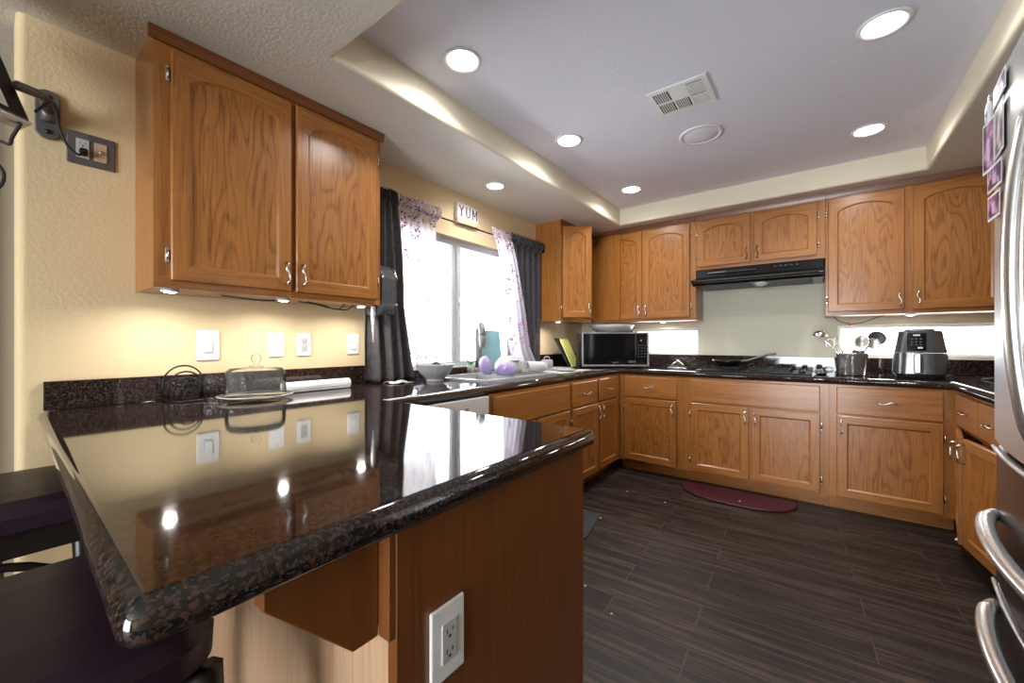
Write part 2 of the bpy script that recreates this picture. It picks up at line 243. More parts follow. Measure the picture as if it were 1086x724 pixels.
# ---------------------------------------------------------------- mesh helpers
class MB:
    def __init__(s): s.bm = bmesh.new(); s.mats = []
    def mi(s, m):
        if m is None: return 0
        if m not in s.mats: s.mats.append(m)
        return s.mats.index(m)
    def faces(s, vs, fs, m=None, smooth=False, mat=None):
        if mat is not None: vs = [mat @ Vector(v) for v in vs]
        bv = [s.bm.verts.new(v) for v in vs]; i = s.mi(m)
        for f in fs:
            try:
                q = s.bm.faces.new([bv[k] for k in f]); q.material_index = i; q.smooth = smooth
            except ValueError: pass
        return s
    def box(s, a, b, m=None, bev=0.0, mat=None):
        x0, y0, z0 = [min(p, q) for p, q in zip(a, b)]; x1, y1, z1 = [max(p, q) for p, q in zip(a, b)]
        if bev <= 0:
            v = [(x0,y0,z0),(x1,y0,z0),(x1,y1,z0),(x0,y1,z0),(x0,y0,z1),(x1,y0,z1),(x1,y1,z1),(x0,y1,z1)]
            return s.faces(v, [(0,3,2,1),(4,5,6,7),(0,1,5,4),(1,2,6,5),(2,3,7,6),(3,0,4,7)], m, mat=mat)
        t = bmesh.new(); bmesh.ops.create_cube(t, size=1.0)
        for v in t.verts: v.co = Vector((x0+(v.co.x+.5)*(x1-x0), y0+(v.co.y+.5)*(y1-y0), z0+(v.co.z+.5)*(z1-z0)))
        bev = min(bev, (x1-x0)*.49, (y1-y0)*.49, (z1-z0)*.49)
        bmesh.ops.bevel(t, geom=t.edges[:], offset=bev, segments=2, affect='EDGES', profile=0.5)
        t.verts.index_update()
        s.faces([v.co.copy() for v in t.verts], [[v.index for v in f.verts] for f in t.faces], m, mat=mat); t.free(); return s
    def lathe(s, prof, seg=32, c=(0,0,0), m=None, smooth=True, cap0=True, cap1=True, mat=None):
        vs, fs = [], []; n = len(prof)
        for j in range(seg):
            a = 2*PI*j/seg
            for r, z in prof: vs.append((c[0]+r*math.cos(a), c[1]+r*math.sin(a), c[2]+z))
        for j in range(seg):
            k = (j+1) % seg
            for i in range(n-1): fs.append((j*n+i, k*n+i, k*n+i+1, j*n+i+1))
        if cap0 and prof[0][0] > 1e-5: fs.append([j*n for j in range(seg)][::-1])
        if cap1 and prof[-1][0] > 1e-5: fs.append([j*n+n-1 for j in range(seg)])
        return s.faces(vs, fs, m, smooth, mat=mat)
    def tube(s, pts, r, seg=10, m=None, closed=False, mat=None, flat=1.0):
        P = [Vector(p) for p in pts]; n = len(P); rs = r if isinstance(r, (list, tuple)) else [r]*n
        vs, fs = [], []; prev = None
        for i in range(n):
            if closed: t = (P[(i+1) % n]-P[i-1]).normalized()
            else: t = (P[min(i+1, n-1)]-P[max(i-1, 0)]).normalized()
            if prev is None:
                prev = t.orthogonal().normalized()
                if abs(t.z) < 0.9: prev = (Vector((0,0,1))-t*t.z).normalized()
            else: prev = (prev-t*prev.dot(t)).normalized()
            q = t.cross(prev)
            for k in range(seg):
                a = 2*PI*k/seg; vs.append(P[i]+prev*rs[i]*math.cos(a)*flat+q*rs[i]*math.sin(a))
        for i in range(n if closed else n-1):
            i2 = (i+1) % n
            for k in range(seg): fs.append((i*seg+k, i*seg+(k+1) % seg, i2*seg+(k+1) % seg, i2*seg+k))
        if not closed: fs.append(list(range(seg))[::-1]); fs.append([(n-1)*seg+k for k in range(seg)])
        return s.faces(vs, fs, m, True, mat=mat)
    def cord(s, pts, r, seg=8, m=None, n=8):
        P = [Vector(p) for p in pts]; P = [P[0]*2-P[1]]+P+[P[-1]*2-P[-2]]; Q = []
        for i in range(1, len(P)-2):
            for k in range(n):
                t = k/n; a, b, c, d = P[i-1:i+3]
                Q.append(0.5*((2*b)+(c-a)*t+(2*a-5*b+4*c-d)*t*t+(3*b-a-3*c+d)*t*t*t))
        return s.tube(Q+[P[-2]], r, seg, m)
    def prism(s, poly, d0, d1, axis=2, m=None, mat=None):
        # poly: 2-D outline; axis = extrusion axis (0: poly is (y,z), 1: (x,z), 2: (x,y))
        def v(p, d): return {0: (d, p[0], p[1]), 1: (p[0], d, p[1]), 2: (p[0], p[1], d)}[axis]
        n = len(poly); vs = [v(p, d0) for p in poly]+[v(p, d1) for p in poly]
        fs = [list(range(n))[::-1], list(range(n, 2*n))]+[(i, (i+1) % n, n+(i+1) % n, n+i) for i in range(n)]
        return s.faces(vs, fs, m, mat=mat)
    def grid(s, fn, nu, nv, m=None, mat=None, flip=False):
        vs = [fn(i/nu, j/nv) for j in range(nv+1) for i in range(nu+1)]
        fs = [(j*(nu+1)+i, j*(nu+1)+i+1, (j+1)*(nu+1)+i+1, (j+1)*(nu+1)+i) for j in range(nv) for i in range(nu)]
        return s.faces(vs, fs, m, True, mat=mat)
    def build(s, name, m=None, parent=None, loc=(0,0,0), rot=(0,0,0), bevel=0.0, solid=0.0, fix=True):
        if fix: bmesh.ops.recalc_face_normals(s.bm, faces=s.bm.faces[:])
        me = bpy.data.meshes.new(name); s.bm.to_mesh(me); s.bm.free()
        for x in (s.mats or [m]): me.materials.append(x)
        o = bpy.data.objects.new(name, me); C.objects.link(o); o.location = loc; o.rotation_euler = rot
        if parent is not None: o.parent = parent
        if solid:
            q = o.modifiers.new('solid', 'SOLIDIFY'); q.thickness = solid; q.offset = 0
        if bevel:
            q = o.modifiers.new('bevel', 'BEVEL'); q.width = bevel; q.segments = 2; q.limit_method = 'ANGLE'; q.angle_limit = math.radians(40)
        return o
def tag(o, label, cat, group=None, kind=None):
    o['label'] = label; o['category'] = cat
    if group: o['group'] = group
    if kind: o['kind'] = kind
    return o
def thing(name, label, cat, loc=(0,0,0), rz=0.0, group=None):
    o = bpy.data.objects.new(name, None); o.empty_display_size = 0.05; C.objects.link(o)
    o.location = loc; o.rotation_euler = (0, 0, rz); return tag(o, label, cat, group)
def struct(o): o['kind'] = 'structure'; return o

def curve_slab(name, loops, z0, z1, bev, m, parent=None):
    """flat slab from outline loops (first outer, rest holes) with a rounded edge"""
    cu = bpy.data.curves.new(name, 'CURVE'); cu.dimensions = '2D'; cu.fill_mode = 'BOTH'
    for L in loops:
        sp = cu.splines.new('POLY'); sp.points.add(len(L)-1); sp.use_cyclic_u = True
        for p, q in zip(sp.points, L): p.co = (q[0], q[1], 0, 1)
    cu.bevel_depth = bev; cu.bevel_resolution = 3; cu.extrude = max(0.0001, (z1-z0)/2-bev); cu.offset = -bev
    t = bpy.data.objects.new('tmp', cu); C.objects.link(t)
    dg = bpy.context.evaluated_depsgraph_get(); me = bpy.data.meshes.new_from_object(t.evaluated_get(dg))
    bpy.data.objects.remove(t); bpy.data.curves.remove(cu)
    for v in me.vertices: v.co.z += (z0+z1)/2
    bm = bmesh.new(); bm.from_mesh(me); bmesh.ops.remove_doubles(bm, verts=bm.verts[:], dist=1e-5); bmesh.ops.recalc_face_normals(bm, faces=bm.faces[:])
    bm.to_mesh(me); bm.free()
    me.materials.clear(); me.materials.append(m)
    for p in me.polygons: p.use_smooth = abs(p.normal.z) < 0.999
    o = bpy.data.objects.new(name, me); C.objects.link(o)
    if parent: o.parent = parent
    return o

# ---------------------------------------------------------------- room shell
def wall_x(name, x0, x1, y0, y1, z0, z1, holes, m):
    """wall in a Y-Z plane with rectangular holes (y0,y1,z0,z1)"""
    b = MB(); ys = sorted({y0, y1, *[h[0] for h in holes], *[h[1] for h in holes]})
    for a, c in zip(ys, ys[1:]):
        zs = [z0, z1]; cut = [h for h in holes if h[0] <= a and c <= h[1]]
        if not cut: b.box((x0, a, z0), (x1, c, z1), m)
        for h in cut:
            if h[2] > z0: b.box((x0, a, z0), (x1, c, h[2]), m)
            if h[3] < z1: b.box((x0, a, h[3]), (x1, c, z1), m)
    return struct(b.build(name, m))
def wall_y(name, y0, y1, x0, x1, z0, z1, holes, m):
    b = MB(); xs = sorted({x0, x1, *[h[0] for h in holes], *[h[1] for h in holes]})
    for a, c in zip(xs, xs[1:]):
        cut = [h for h in holes if h[0] <= a and c <= h[1]]
        if not cut: b.box((a, y0, z0), (c, y1, z1), m)
        for h in cut:
            if h[2] > z0: b.box((a, y0, z0), (c, y1, h[2]), m)
            if h[3] < z1: b.box((a, y0, h[3]), (c, y1, z1), m)
    return struct(b.build(name, m))
struct(MB().box((-2.4, -3.75, -0.1), (XR+0.12, YB+0.12, 0), M['floor']).build('floor', M['floor']))
# window wall, its free end rounded to a bullnose
b = MB()
y0, y1, z0, z1 = WIN
b.box((-0.12, y0, 0), (0, y1, z0), M['wall']); b.box((-0.12, y0, z1), (0, y1, ZS), M['wall']); b.box((-0.12, y1, 0), (0, YB, ZS), M['wall'])
R = 0.022
arc = [(-R+R*math.cos(a), 0.075+R-R*math.sin(a)) for a in [i*PI/12 for i in range(7)]]
b.prism([(-0.12, y0), (0, y0)]+arc+[(-0.12, 0.075)], 0, ZS, 2, M['wall'])
struct(b.build('wall_left', M['wall']))
wall_y('wall_back', YB, YB+0.12, -0.12, XR+0.12, 0, ZC+0.1, [BW1, BW2], M['wallback'])
wall_x('wall_right', XR, XR+0.12, -3.75, YB, 0, ZC+0.1, [], M['wallright'])
wall_y('wall_nook', 0.075, 0.195, -2.4, -0.12, 0, ZS, [], M['wallright'])
wall_x('wall_dining', -2.4, -2.28, -3.75, 0.075, 0, ZC, [], M['wallright'])
wall_y('wall_front', -3.75, -3.63, -2.28, XR, 0, ZC, [DIN], M['wall'])
# lower ceiling with the tray cut in it (rounded lip) and the tray lid
TX0, TX1, TY0, TY1 = 0.635, 2.705, 0.845, 3.707
def rrect(o): return [(TX0-o, TY0-o), (TX1+o, TY0-o), (TX1+o, TY1+o), (TX0-o, TY1+o)]
b = MB(); rr = 0.018
rings = [[(x, y, ZS) for x, y in [(-2.4, -3.75), (XR, -3.75), (XR, YB), (-2.4, YB)]]]
for k in range(6):
    a = k*PI/10; o = rr*(1-math.sin(a)); rings.append([(x, y, ZS+rr*(1-math.cos(a))) for x, y in rrect(o)])
rings.append([(x, y, ZC) for x, y in rrect(0)])
for i in range(len(rings)-1):
    A, B = rings[i], rings[i+1]; m = M['soffit'] if i == 0 else M['trayside']
    for k in range(4):
        k2 = (k+1) % 4; b.faces([A[k], A[k2], B[k2], B[k]], [(0, 1, 2, 3)], m)
b.faces([(-2.4, -3.75, ZC+0.05), (XR, -3.75, ZC+0.05), (XR, YB, ZC+0.05), (-2.4, YB, ZC+0.05)], [(0, 1, 2, 3)], M['soffit'])
struct(b.build('ceiling', M['soffit'], fix=False))
struct(MB().box((TX0, TY0, ZC), (TX1, TY1, ZC+0.03), M['ceil']).build('ceiling_tray', M['ceil']))

# windows
def window(name, plane, h, mullion=None):
    """vinyl frame, sash bars and glass; plane 'x' for the window wall, 'y' for the back wall"""
    f = MB(); g = MB(); a0, a1, z0, z1 = h
    def bx(mb, a, b_, zz0, zz1, d0, d1, m):
        if plane == 'x': mb.box((d0, a, zz0), (d1, b_, zz1), m, 0.002)
        else: mb.box((a, -d0, zz0), (b_, -d1, zz1), m, 0.002)
    o = 0.0 if plane == 'x' else -YB
    d0, d1 = o-0.10, o-0.045; w = 0.05 if plane == 'x' else 0.022; fm = M['vinyl'] if plane == 'x' else M['whitevinyl']
    bx(f, a0, a1, z1-w, z1, d0, d1, fm); bx(f, a0, a1, z0, z0+w*0.8, d0, d1, fm); bx(f, a0, a0+w, z0+w*.8, z1-w, d0, d1, fm); bx(f, a1-w, a1, z0+w*.8, z1-w, d0, d1, fm)
    if mullion:
        bx(f, mullion-0.035, mullion+0.005, z0+w*.8, z1-w, d0+0.01, d1-0.008, fm); bx(f, mullion-0.002, mullion+0.038, z0+w*.8, z1-w, d0+0.02, d1+0.012, fm)
    fo = struct(f.build(name, fm))
    bx(g, a0+w, a1-w, z0+w*.8, z1-w, o-0.079, o-0.075, M['glass'])
    go = g.build('glass', M['glass'], fo)
    return fo
w1 = window('window_1', 'x', (WIN[0]+0.001, WIN[1]-0.001, WIN[2]+0.001, WIN[3]-0.001), 2.19)
l = MB(); l.box((-0.033, 2.20, 1.45), (-0.02, 2.216, 1.50), M['white'], 0.003); l.build('latch', M['white'], w1)
window('window_2', 'y', (BW1[0]+.001, BW1[1]-.001, BW1[2]+.001, BW1[3]-.001))
window('window_3', 'y', (BW2[0]+.001, BW2[1]-.001, BW2[2]+.001, BW2[3]-.001))
s = MB(); s.box((-0.043, WIN[0]+0.002, WIN[2]+0.001), (-0.002, WIN[1]-0.002, WIN[2]+0.006), M['whitevinyl']); struct(s.build('trim_1', M['whitevinyl']))

struct(MB().box((1.596, YB-0.0025, CT+0.119), (1.602, YB-0.0002, 1.62), M['wallback']).build('trim_2', M['wallback']))
# ---------------------------------------------------------------- cabinets
def door_mesh(w, h, t=0.02, fr=0.055, arch=0.0, top=0.06, x0=0.0):
    """frame (front at y=-t) and recessed panel of a door; returns two builders"""
    f = MB(); p = MB(); c = 0.004; rec = 0.008; sl = 0.010
    xa, xb, za, zb = x0+fr, x0+w-fr, fr, h-top-arch
    inner = [(xa, za), (xb, za), (xb, zb)]
    outer = [(x0, 0), (x0+w, 0), (x0+w, h)]
    if arch > 0:
        n = 14
        for i in range(1, n):
            u = i/n; x = xb+(xa-xb)*u; z = zb+arch*(1-(2*u-1)**2)**0.85
            inner.append((x, z)); outer.append((x, h))
    inner.append((xa, zb)); outer.append((x0, h)); n = len(inner)
    cxm = x0+w/2; czm = h/2
    def chm(q): return (q[0]+(c if q[0] <= x0+1e-6 else (-c if q[0] >= x0+w-1e-6 else 0)), q[1]+(c if q[1] <= 1e-6 else (-c if q[1] >= h-1e-6 else 0)))
    def inn(q):
        return (q[0]+(sl if q[0] < cxm-1e-6 and q[0] <= xa+1e-6 else (-sl if q[0] >= xb-1e-6 else 0)), q[1]+(sl if q[1] <= za+1e-6 else -sl))
    L = [[(q[0], 0.0, q[1]) for q in outer], [(q[0], -t+c, q[1]) for q in outer], [(chm(q)[0], -t, chm(q)[1]) for q in outer],
         [(q[0], -t, q[1]) for q in inner], [(inn(q)[0], -t+rec, inn(q)[1]) for q in inner]]
    for i in range(4):
        A, B = L[i], L[i+1]
        for k in range(n):
            k2 = (k+1) % n
            vert = (k == 1 or k == n-1)
            f.faces([A[k], A[k2], B[k2], B[k]], [(0, 1, 2, 3)], M['oak_v'] if vert else M['oak_h'])
    f.faces(L[0][::-1], [list(range(n))], M['oak_v'])
    p.faces(L[4], [list(range(n))], M['oak_p'])
    return f, p
def handle_pts(L, out=0.026, wav=0.007):
    P = [(0, 0, -L/2), (0, -out*0.7, -L/2), (0, -out, -L/2+0.008)]
    for i in range(1, 12):
        u = i/12; P.append((wav*math.sin(u*2*PI), -out, -L/2+0.008+u*(L-0.016)))
    return P+[(0, -out, L/2-0.008), (0, -out*0.7, L/2), (0, 0, L/2)]
def add_handle(parent, x, z, y, horizontal=False, L=0.095, m=None):
    b = MB(); b.tube(handle_pts(L), 0.0052, 8, m or M['chrome'])
    return b.build('handle', m or M['chrome'], parent, (x, y, z), (0, PI/2 if horizontal else 0, 0))
def add_hinges(parent, x, h, y, n=(0.09, -0.09)):
    for q in n:
        z = q if q > 0 else h+q
        b = MB(); b.box((-0.0065, -0.007, -0.028), (0.0065, 0.0, 0.028), M['chrome'], 0.003); b.tube([(0, -0.008, -0.018), (0, -0.008, 0.018)], 0.0045, 8, M['chrome'])
        b.build('hinge', M['chrome'], parent, (x, y, z))
def add_door(root, x, z, w, h, yf, hinge='l', arch=0.0, hpos='top', open_=0.0, hm=None, fr=0.052, handle=True, hinges=True):
    """x = left edge, yf = local y of the face frame front"""
    x0 = 0.0 if hinge == 'l' else -w
    f, p = door_mesh(w, h, arch=arch, fr=fr, top=fr, x0=x0)
    hx = x if hinge == 'l' else x+w
    d = f.build('door', M['oak_v'], root, (hx, yf-0.0005, z), (0, 0, -open_ if hinge == 'l' else open_))
    p.build('panel', M['oak_p'], d)
    if handle:
        a = x0+(w-0.024 if hinge == 'l' else 0.024); zz = h-0.075 if hpos == 'top' else 0.075
        add_handle(d, a, zz, -0.0195, m=hm)
    if hinges: add_hinges(d, -0.0085 if hinge == 'l' else 0.0085, h, -0.002)
    return d
def add_drawer(root, x, z, w, h, yf, handle=True):
    b = MB(); b.box((0, -0.02, 0), (w, 0, h), M['oak_h'], 0.005)
    d = b.build('drawer', M['oak_h'], root, (x, yf-0.0005, z))
    if handle: add_handle(d, w/2, h/2, -0.0195, True)
    return d
def face_frame(root, x0, x1, z0, z1, yf, openings, th=0.018):
    xs = sorted({x0, x1, *[v for o in openings for v in (o[0], o[1])]}); zs = sorted({z0, z1, *[v for o in openings for v in (o[2], o[3])]})
    b = MB()
    for xa, xb in zip(xs, xs[1:]):
        for za, zb in zip(zs, zs[1:]):
            cx, cz = (xa+xb)/2, (za+zb)/2
            if any(o[0] < cx < o[1] and o[2] < cz < o[3] for o in openings): continue
            # rails run across, stiles run up
            hz = (xb-xa) > (zb-za)*1.3
            b.box((xa, yf, za), (xb, yf+th, zb), M['oak_h'] if hz else M['oak_v'])
    return b.build('face_frame', M['oak_v'], root)
def carcass(root, x0, x1, z0, z1, yb, yf, top=True):
    b = MB(); t = 0.016
    b.box((x0, yf, z0), (x0+t, yb, z1), M['oak_v']); b.box((x1-t, yf, z0), (x1, yb, z1), M['oak_v'])
    b.box((x0+t, yf, z0), (x1-t, yb, z0+t), M['oak_y']); b.box((x0+t, yb-0.008, z0+t), (x1-t, yb, z1), M['oak_v'])
    if top: b.box((x0+t, yf, z1-t), (x1-t, yb-0.008, z1), M['oak_y'])
    return b.build('carcass', M['oak_v'], root)
CZ = 0.8645            # top of the base carcasses
BD = 0.592             # base carcass depth to the back of the face frame
def base_unit(label, loc, rz, w, doors, drawers, end_r=False):
    r = thing('base_cabinet', label, 'cabinet', loc, rz, 'oak base cabinets'); g = 0.0006
    yf = -(BD+0.018)
    carcass(r, g, w-g, 0.09, CZ, -0.004, -BD-0.0003, top=False)
    ops = [(d[0]+0.012, d[0]+d[1]-0.012, 0.12, 0.645) for d in doors]+[(d[0]+0.012, d[0]+d[1]-0.012, 0.680, 0.838) for d in drawers]
    face_frame(r, g, w-g, 0.09, CZ, yf, ops, 0.0175)
    b = MB(); b.box((g, -BD+0.055, 0.0005), (w-g, -BD+0.073, 0.0895), M['oak_h']); b.build('toe_kick', M['oak_h'], r)
    for d in doors: add_door(r, d[0], 0.108, d[1], 0.55, yf, d[2], 0.0, 'top', d[3] if len(d) > 3 else 0.0)
    for d in drawers: add_drawer(r, d[0], 0.670, d[1], 0.178, yf, d[2])
    return r
# back wall run (faces the camera)
base_unit('oak base cabinet with one drawer, left of the cooktop in the back corner', (0.70, YB, 0), 0, 0.56, [(0.055, 0.45, 'l', 0.05)], [(0.055, 0.45, True)])
base_unit('wide oak base cabinet under the cooktop with a blank drawer front above two doors', (1.26, YB, 0), 0, 0.945, [(0.056, 0.411, 'l'), (0.485, 0.411, 'r')], [(0.056, 0.84, False)])
base_unit('oak base cabinet below the air fryer with one drawer and one wide door', (2.205, YB, 0), 0, 0.605, [(0.042, 0.503, 'r')], [(0.042, 0.503, True)])
# window wall run
base_unit('oak sink base cabinet with a blank drawer front beside the dishwasher', (0.09, 1.70, 0), PI/2, 0.90, [(0.03, 0.415, 'l'), (0.46, 0.415, 'r')], [(0.03, 0.845, False)])
base_unit('oak base cabinet under the window wall counter with two small drawers above paired doors', (0.09, 2.6015, 0), PI/2, 0.932, [(0.028, 0.405, 'l', 0.03), (0.478, 0.385, 'r')], [(0.028, 0.405, True), (0.478, 0.385, True)])
# right run
base_unit('oak base cabinet at the right wall with two drawers above doors standing ajar', (XR, 3.534, 0), -PI/2, 0.98, [(0.06, 0.42, 'l', 0.16), (0.49, 0.43, 'r', 0.13)], [(0.06, 0.415, True), (0.49, 0.43, True)])
base_unit('oak base cabinet at the right wall hidden next to the refrigerator', (XR, 2.552, 0), -PI/2, 0.88, [(0.03, 0.405, 'l'), (0.44, 0.405, 'r')], [(0.03, 0.405, True), (0.44, 0.405, True)])

ZU = 1.350; UH = ZS-ZU
def upper_unit(label, loc, rz, w, depth, doors, z0=ZU, hm=None, crown_l=0.0, crown_r=0.0, hz='bottom'):
    r = thing('wall_cabinet', label, 'cabinet', (loc[0], loc[1], z0), rz, 'oak wall cabinets'); g = 0.0006
    H = ZS-z0-0.001; yf = -depth
    carcass(r, g, w-g, 0, H, -0.002, -depth+0.0183)
    dz0, dz1 = 0.027, H-0.057
    face_frame(r, g, w-g, 0, H, yf, [(d[0]+0.012, d[0]+d[1]-0.012, dz0+0.012, dz1-0.012) for d in doors])
    b = MB(); b.prism([(yf-0.0005, H-0.042), (yf-0.010, H-0.042), (yf-0.016, H-0.02), (yf-0.018, H), (yf-0.0005, H)], g-crown_l, w-g+crown_r, 0, M['oak_crown_unlit'])
    b.build('crown_moulding', M['oak_crown_unlit'], r)
    for d in doors: add_door(r, d[0], dz0, d[1], dz1-dz0, yf, d[2], 0.045 if dz1-dz0 > 0.5 else 0.04, 'bottom', d[3] if len(d) > 3 else 0.0, hm=hm)
    return r
U_left = upper_unit('large oak wall cabinet with two arched doors on the cream wall above the peninsula', (0, 0.372), PI/2, 0.928, 0.275, [(0.046, 0.417, 'l'), (0.484, 0.417, 'r')], crown_l=0.016, crown_r=0.016)
U_corner = upper_unit('narrow oak corner wall cabinet beside the dark curtain with both doors swung open', (0, 3.205), PI/2, 0.642, 0.275, [(0.03, 0.265, 'l', 0.93), (0.302, 0.316, 'r', 1.5)], crown_l=0.016)
U_b1 = upper_unit('oak wall cabinet with paired arched doors above the microwave', (0.2955, YB), 0, 0.984, 0.296, [(0.092, 0.41, 'l'), (0.522, 0.413, 'r')])
U_b2 = upper_unit('short oak wall cabinet with two low arched doors above the range hood', (1.281, YB), 0, 0.908, 0.296, [(0.016, 0.402, 'l'), (0.446, 0.412, 'r')], z0=1.786, hm=M['bronze'])
U_b3 = upper_unit('oak wall cabinet with two tall arched doors above the air fryer', (2.190, YB), 0, 1.226, 0.296, [(0.016, 0.412, 'l'), (0.47, 0.412, 'r')])
# side trim strips of the tall cabinets beside the hood
# peninsula
pn = thing('peninsula_cabinet', 'oak peninsula base with a plain end panel under the overhanging granite bar', 'cabinet', (0, 0.385, 0))
b = MB(); b.box((0.002, 0.0, 0.0005), (1.615, 0.018, CZ), M['oak_lit']); b.build('back_panel', M['oak_lit'], pn)  # same oak, paler to paint in the light from the dining side
b = MB(); b.box((0.002, 0.0185, 0.09), (1.615, 0.60, CZ), M['oak_v']); b.build('carcass', M['oak_v'], pn)
b = MB(); b.box((1.6155, 0.0, 0.0005), (1.636, 0.615, CZ), M['oak_end'], 0.002); b.build('end_panel', M['oak_end'], pn)
b = MB(); b.box((1.607, -0.012, 0.70), (1.634, -0.0005, CZ), M['oak_end'], 0.001); b.build('batten', M['oak_end'], pn)
for cx in (1.592, 0.80):
    b = MB(); b.prism([(-0.0125, 0.70), (-0.055, 0.70), (-0.175, 0.822), (-0.175, CZ), (-0.0125, CZ)], cx-0.012, cx+0.016, 0, M['oak_end']); b.build('corbel', M['oak_end'], pn, bevel=0.002)
# dishwasher
dw = thing('dishwasher', 'built-in dishwasher with a white control strip beside the sink cabinet', 'dishwasher', (0.08, 1.05, 0), PI/2)
b = MB(); b.box((0.005, -0.58, 0.1), (0.64, -0.01, 0.860), M['dgray']); b.build('tub', M['dgray'], dw)
b = MB(); b.box((0.008, -0.625, 0.1), (0.64, -0.581, 0.755), M['black'], 0.004); b.build('door', M['black'], dw)
b = MB(); b.box((0.008, -0.63, 0.758), (0.64, -0.581, 0.858), M['white'], 0.004); cpn = b.build('control_panel', M['white'], dw)
b = MB()
for i in range(6): b.box((0.2+i*0.05, -0.632, 0.80), (0.225+i*0.05, -0.6305, 0.812), M['mid'])
b.build('button', M['mid'], cpn)
b = MB(); b.box((0.01, -0.53, 0.001), (0.638, -0.5, 0.098), M['black']); b.build('toe_kick', M['black'], dw)

# ---------------------------------------------------------------- granite
SK = (0.135, 0.575, 1.82, 2.58)   # sink cut-out x0,x1,y0,y1
outer = [(0.001, 0.124), (1.640, 0.074), (1.655, 0.080), (1.661, 0.095), (1.661, 1.018), (1.656, 1.030), (1.645, 1.034), (0.709, 1.034), (0.709, 3.511), (2.777, 3.511), (2.777, 1.675), (XR-0.001, 1.675), (XR-0.001, YB-0.001), (0.001, YB-0.001)]
hole = [(SK[0], SK[2]), (SK[0], SK[3]), (SK[1], SK[3]), (SK[1], SK[2])]
ct = curve_slab('countertop', [outer, hole], 0.8655, CT, 0.0225, M['granite'])
tag(ct, 'polished dark brown granite countertop wrapping from the peninsula round the kitchen', 'countertop')
bs = thing('backsplash', 'low dark granite backsplash strip standing on the countertop along the walls', 'backsplash', (0, 0, CT))
def strip(a, b_): q = MB(); q.box(a, b_, M['granite'], 0.002); q.build('strip', M['granite'], bs)
strip((0.0005, 0.134, 0.0005), (0.02, 1.375, 0.102)); strip((0.0005, 1.376, 0.0005), (0.02, 2.99, 0.05)); strip((0.0005, 2.991, 0.0005), (0.02, YB-0.021, 0.118))
strip((0.0005, YB-0.02, 0.0005), (XR-0.001, YB-0.0005, 0.118)); strip((XR-0.02, 1.70, 0.0005), (XR-0.0005, YB-0.021, 0.102))

# sink
sk = thing('kitchen_sink', 'white drop-in double bowl sink set into the window counter', 'sink', (0, 0, CT))
b = MB(); x0, x1, y0, y1 = SK; ym = 2.22
rim = [(x0-0.022, y0-0.022), (x1+0.022, y0-0.022), (x1+0.022, y1+0.022), (x0-0.022, y1+0.022)]
xs = [x0-0.022, x0+0.012, x1-0.012, x1+0.022]; ys = [y0-0.022, y0+0.012, ym-0.015, ym+0.015, y1-0.012, y1+0.022]
for i in range(3):
    for j in range(5):
        if i == 1 and j in (1, 3): continue
        b.box((xs[i], ys[j], 0.0005), (xs[i+1], ys[j+1], 0.012), M['sink'])
b.build('rim', M['sink'], sk)
for j in (1, 3):
    b = MB(); a0, a1, c0, c1 = xs[1], xs[2], ys[j], ys[j+1]; t = 0.004
    z = -0.17
    b.box((a0, c0, z), (a1, c1, z+t), M['sink']); b.box((a0, c0, z+t), (a0+t, c1, 0.0), M['sink']); b.box((a1-t, c0, z+t), (a1, c1, 0.0), M['sink']); b.box((a0+t, c0, z+t), (a1-t, c0+t, 0.0), M['sink']); b.box((a0+t, c1-t, z+t), (a1-t, c1, 0.0), M['sink'])
    bo = b.build('bowl', M['sink'], sk); b = MB(); b.lathe([(0.0, 0.0), (0.035, 0.0), (0.035, 0.003), (0, 0.003)], 24, ((a0+a1)/2, (c0+c1)/2, z+t+0.0003), M['chrome']); b.build('drain', M['chrome'], bo)

# ---------------------------------------------------------------- range hood and cooktop
hd = thing('range_hood', 'black under-cabinet range hood above the cooktop', 'range hood', (1.285, YB, 1.60))
b = MB(); prof = [(-0.002, 0.185), (-0.32, 0.185), (-0.335, 0.11), (-0.49, 0.075), (-0.505, 0.062), (-0.50, 0.05), (-0.47, 0.046), (-0.44, 0.03), (-0.002, 0.03)]
b.prism(prof, 0.0, 0.894, 0, M['blackmetal']); sh = b.build('shell', M['blackmetal'], hd, bevel=0.004)
b = MB(); b.box((0.10, -0.345, 0.145), (0.24, -0.326, 0.151), M['mid'], 0.001); b.build('vent_slot', M['mid'], hd)
b = MB(); b.box((0.25, -0.345, 0.142), (0.46, -0.326, 0.152), M['black'], 0.001); b.build('vent_slot', M['black'], hd)
b = MB()
for i in range(5): b.box((0.58+i*0.035, -0.345, 0.148), (0.60+i*0.035, -0.326, 0.160), M['black'], 0.001)
b.build('switch', M['black'], hd)
b = MB(); b.tube([(0.03, -0.505, 0.062), (0.865, -0.505, 0.062)], 0.006, 8, M['dgray']); b.build('front_lip', M['dgray'], hd)
b = MB(); b.lathe([(0, -0.03), (0.03, -0.022), (0.045, -0.006), (0.05, 0.0)], 20, (0.50, -0.36, 0.0295), M['white'], cap1=True); b.build('lamp_cover', M['white'], hd)
b = MB()
for k in range(2): b.box((0.06+k*0.41, -0.40, 0.026), (0.42+k*0.41, -0.08, 0.0295), M['dgray'])
b.build('filter', M['dgray'], hd)

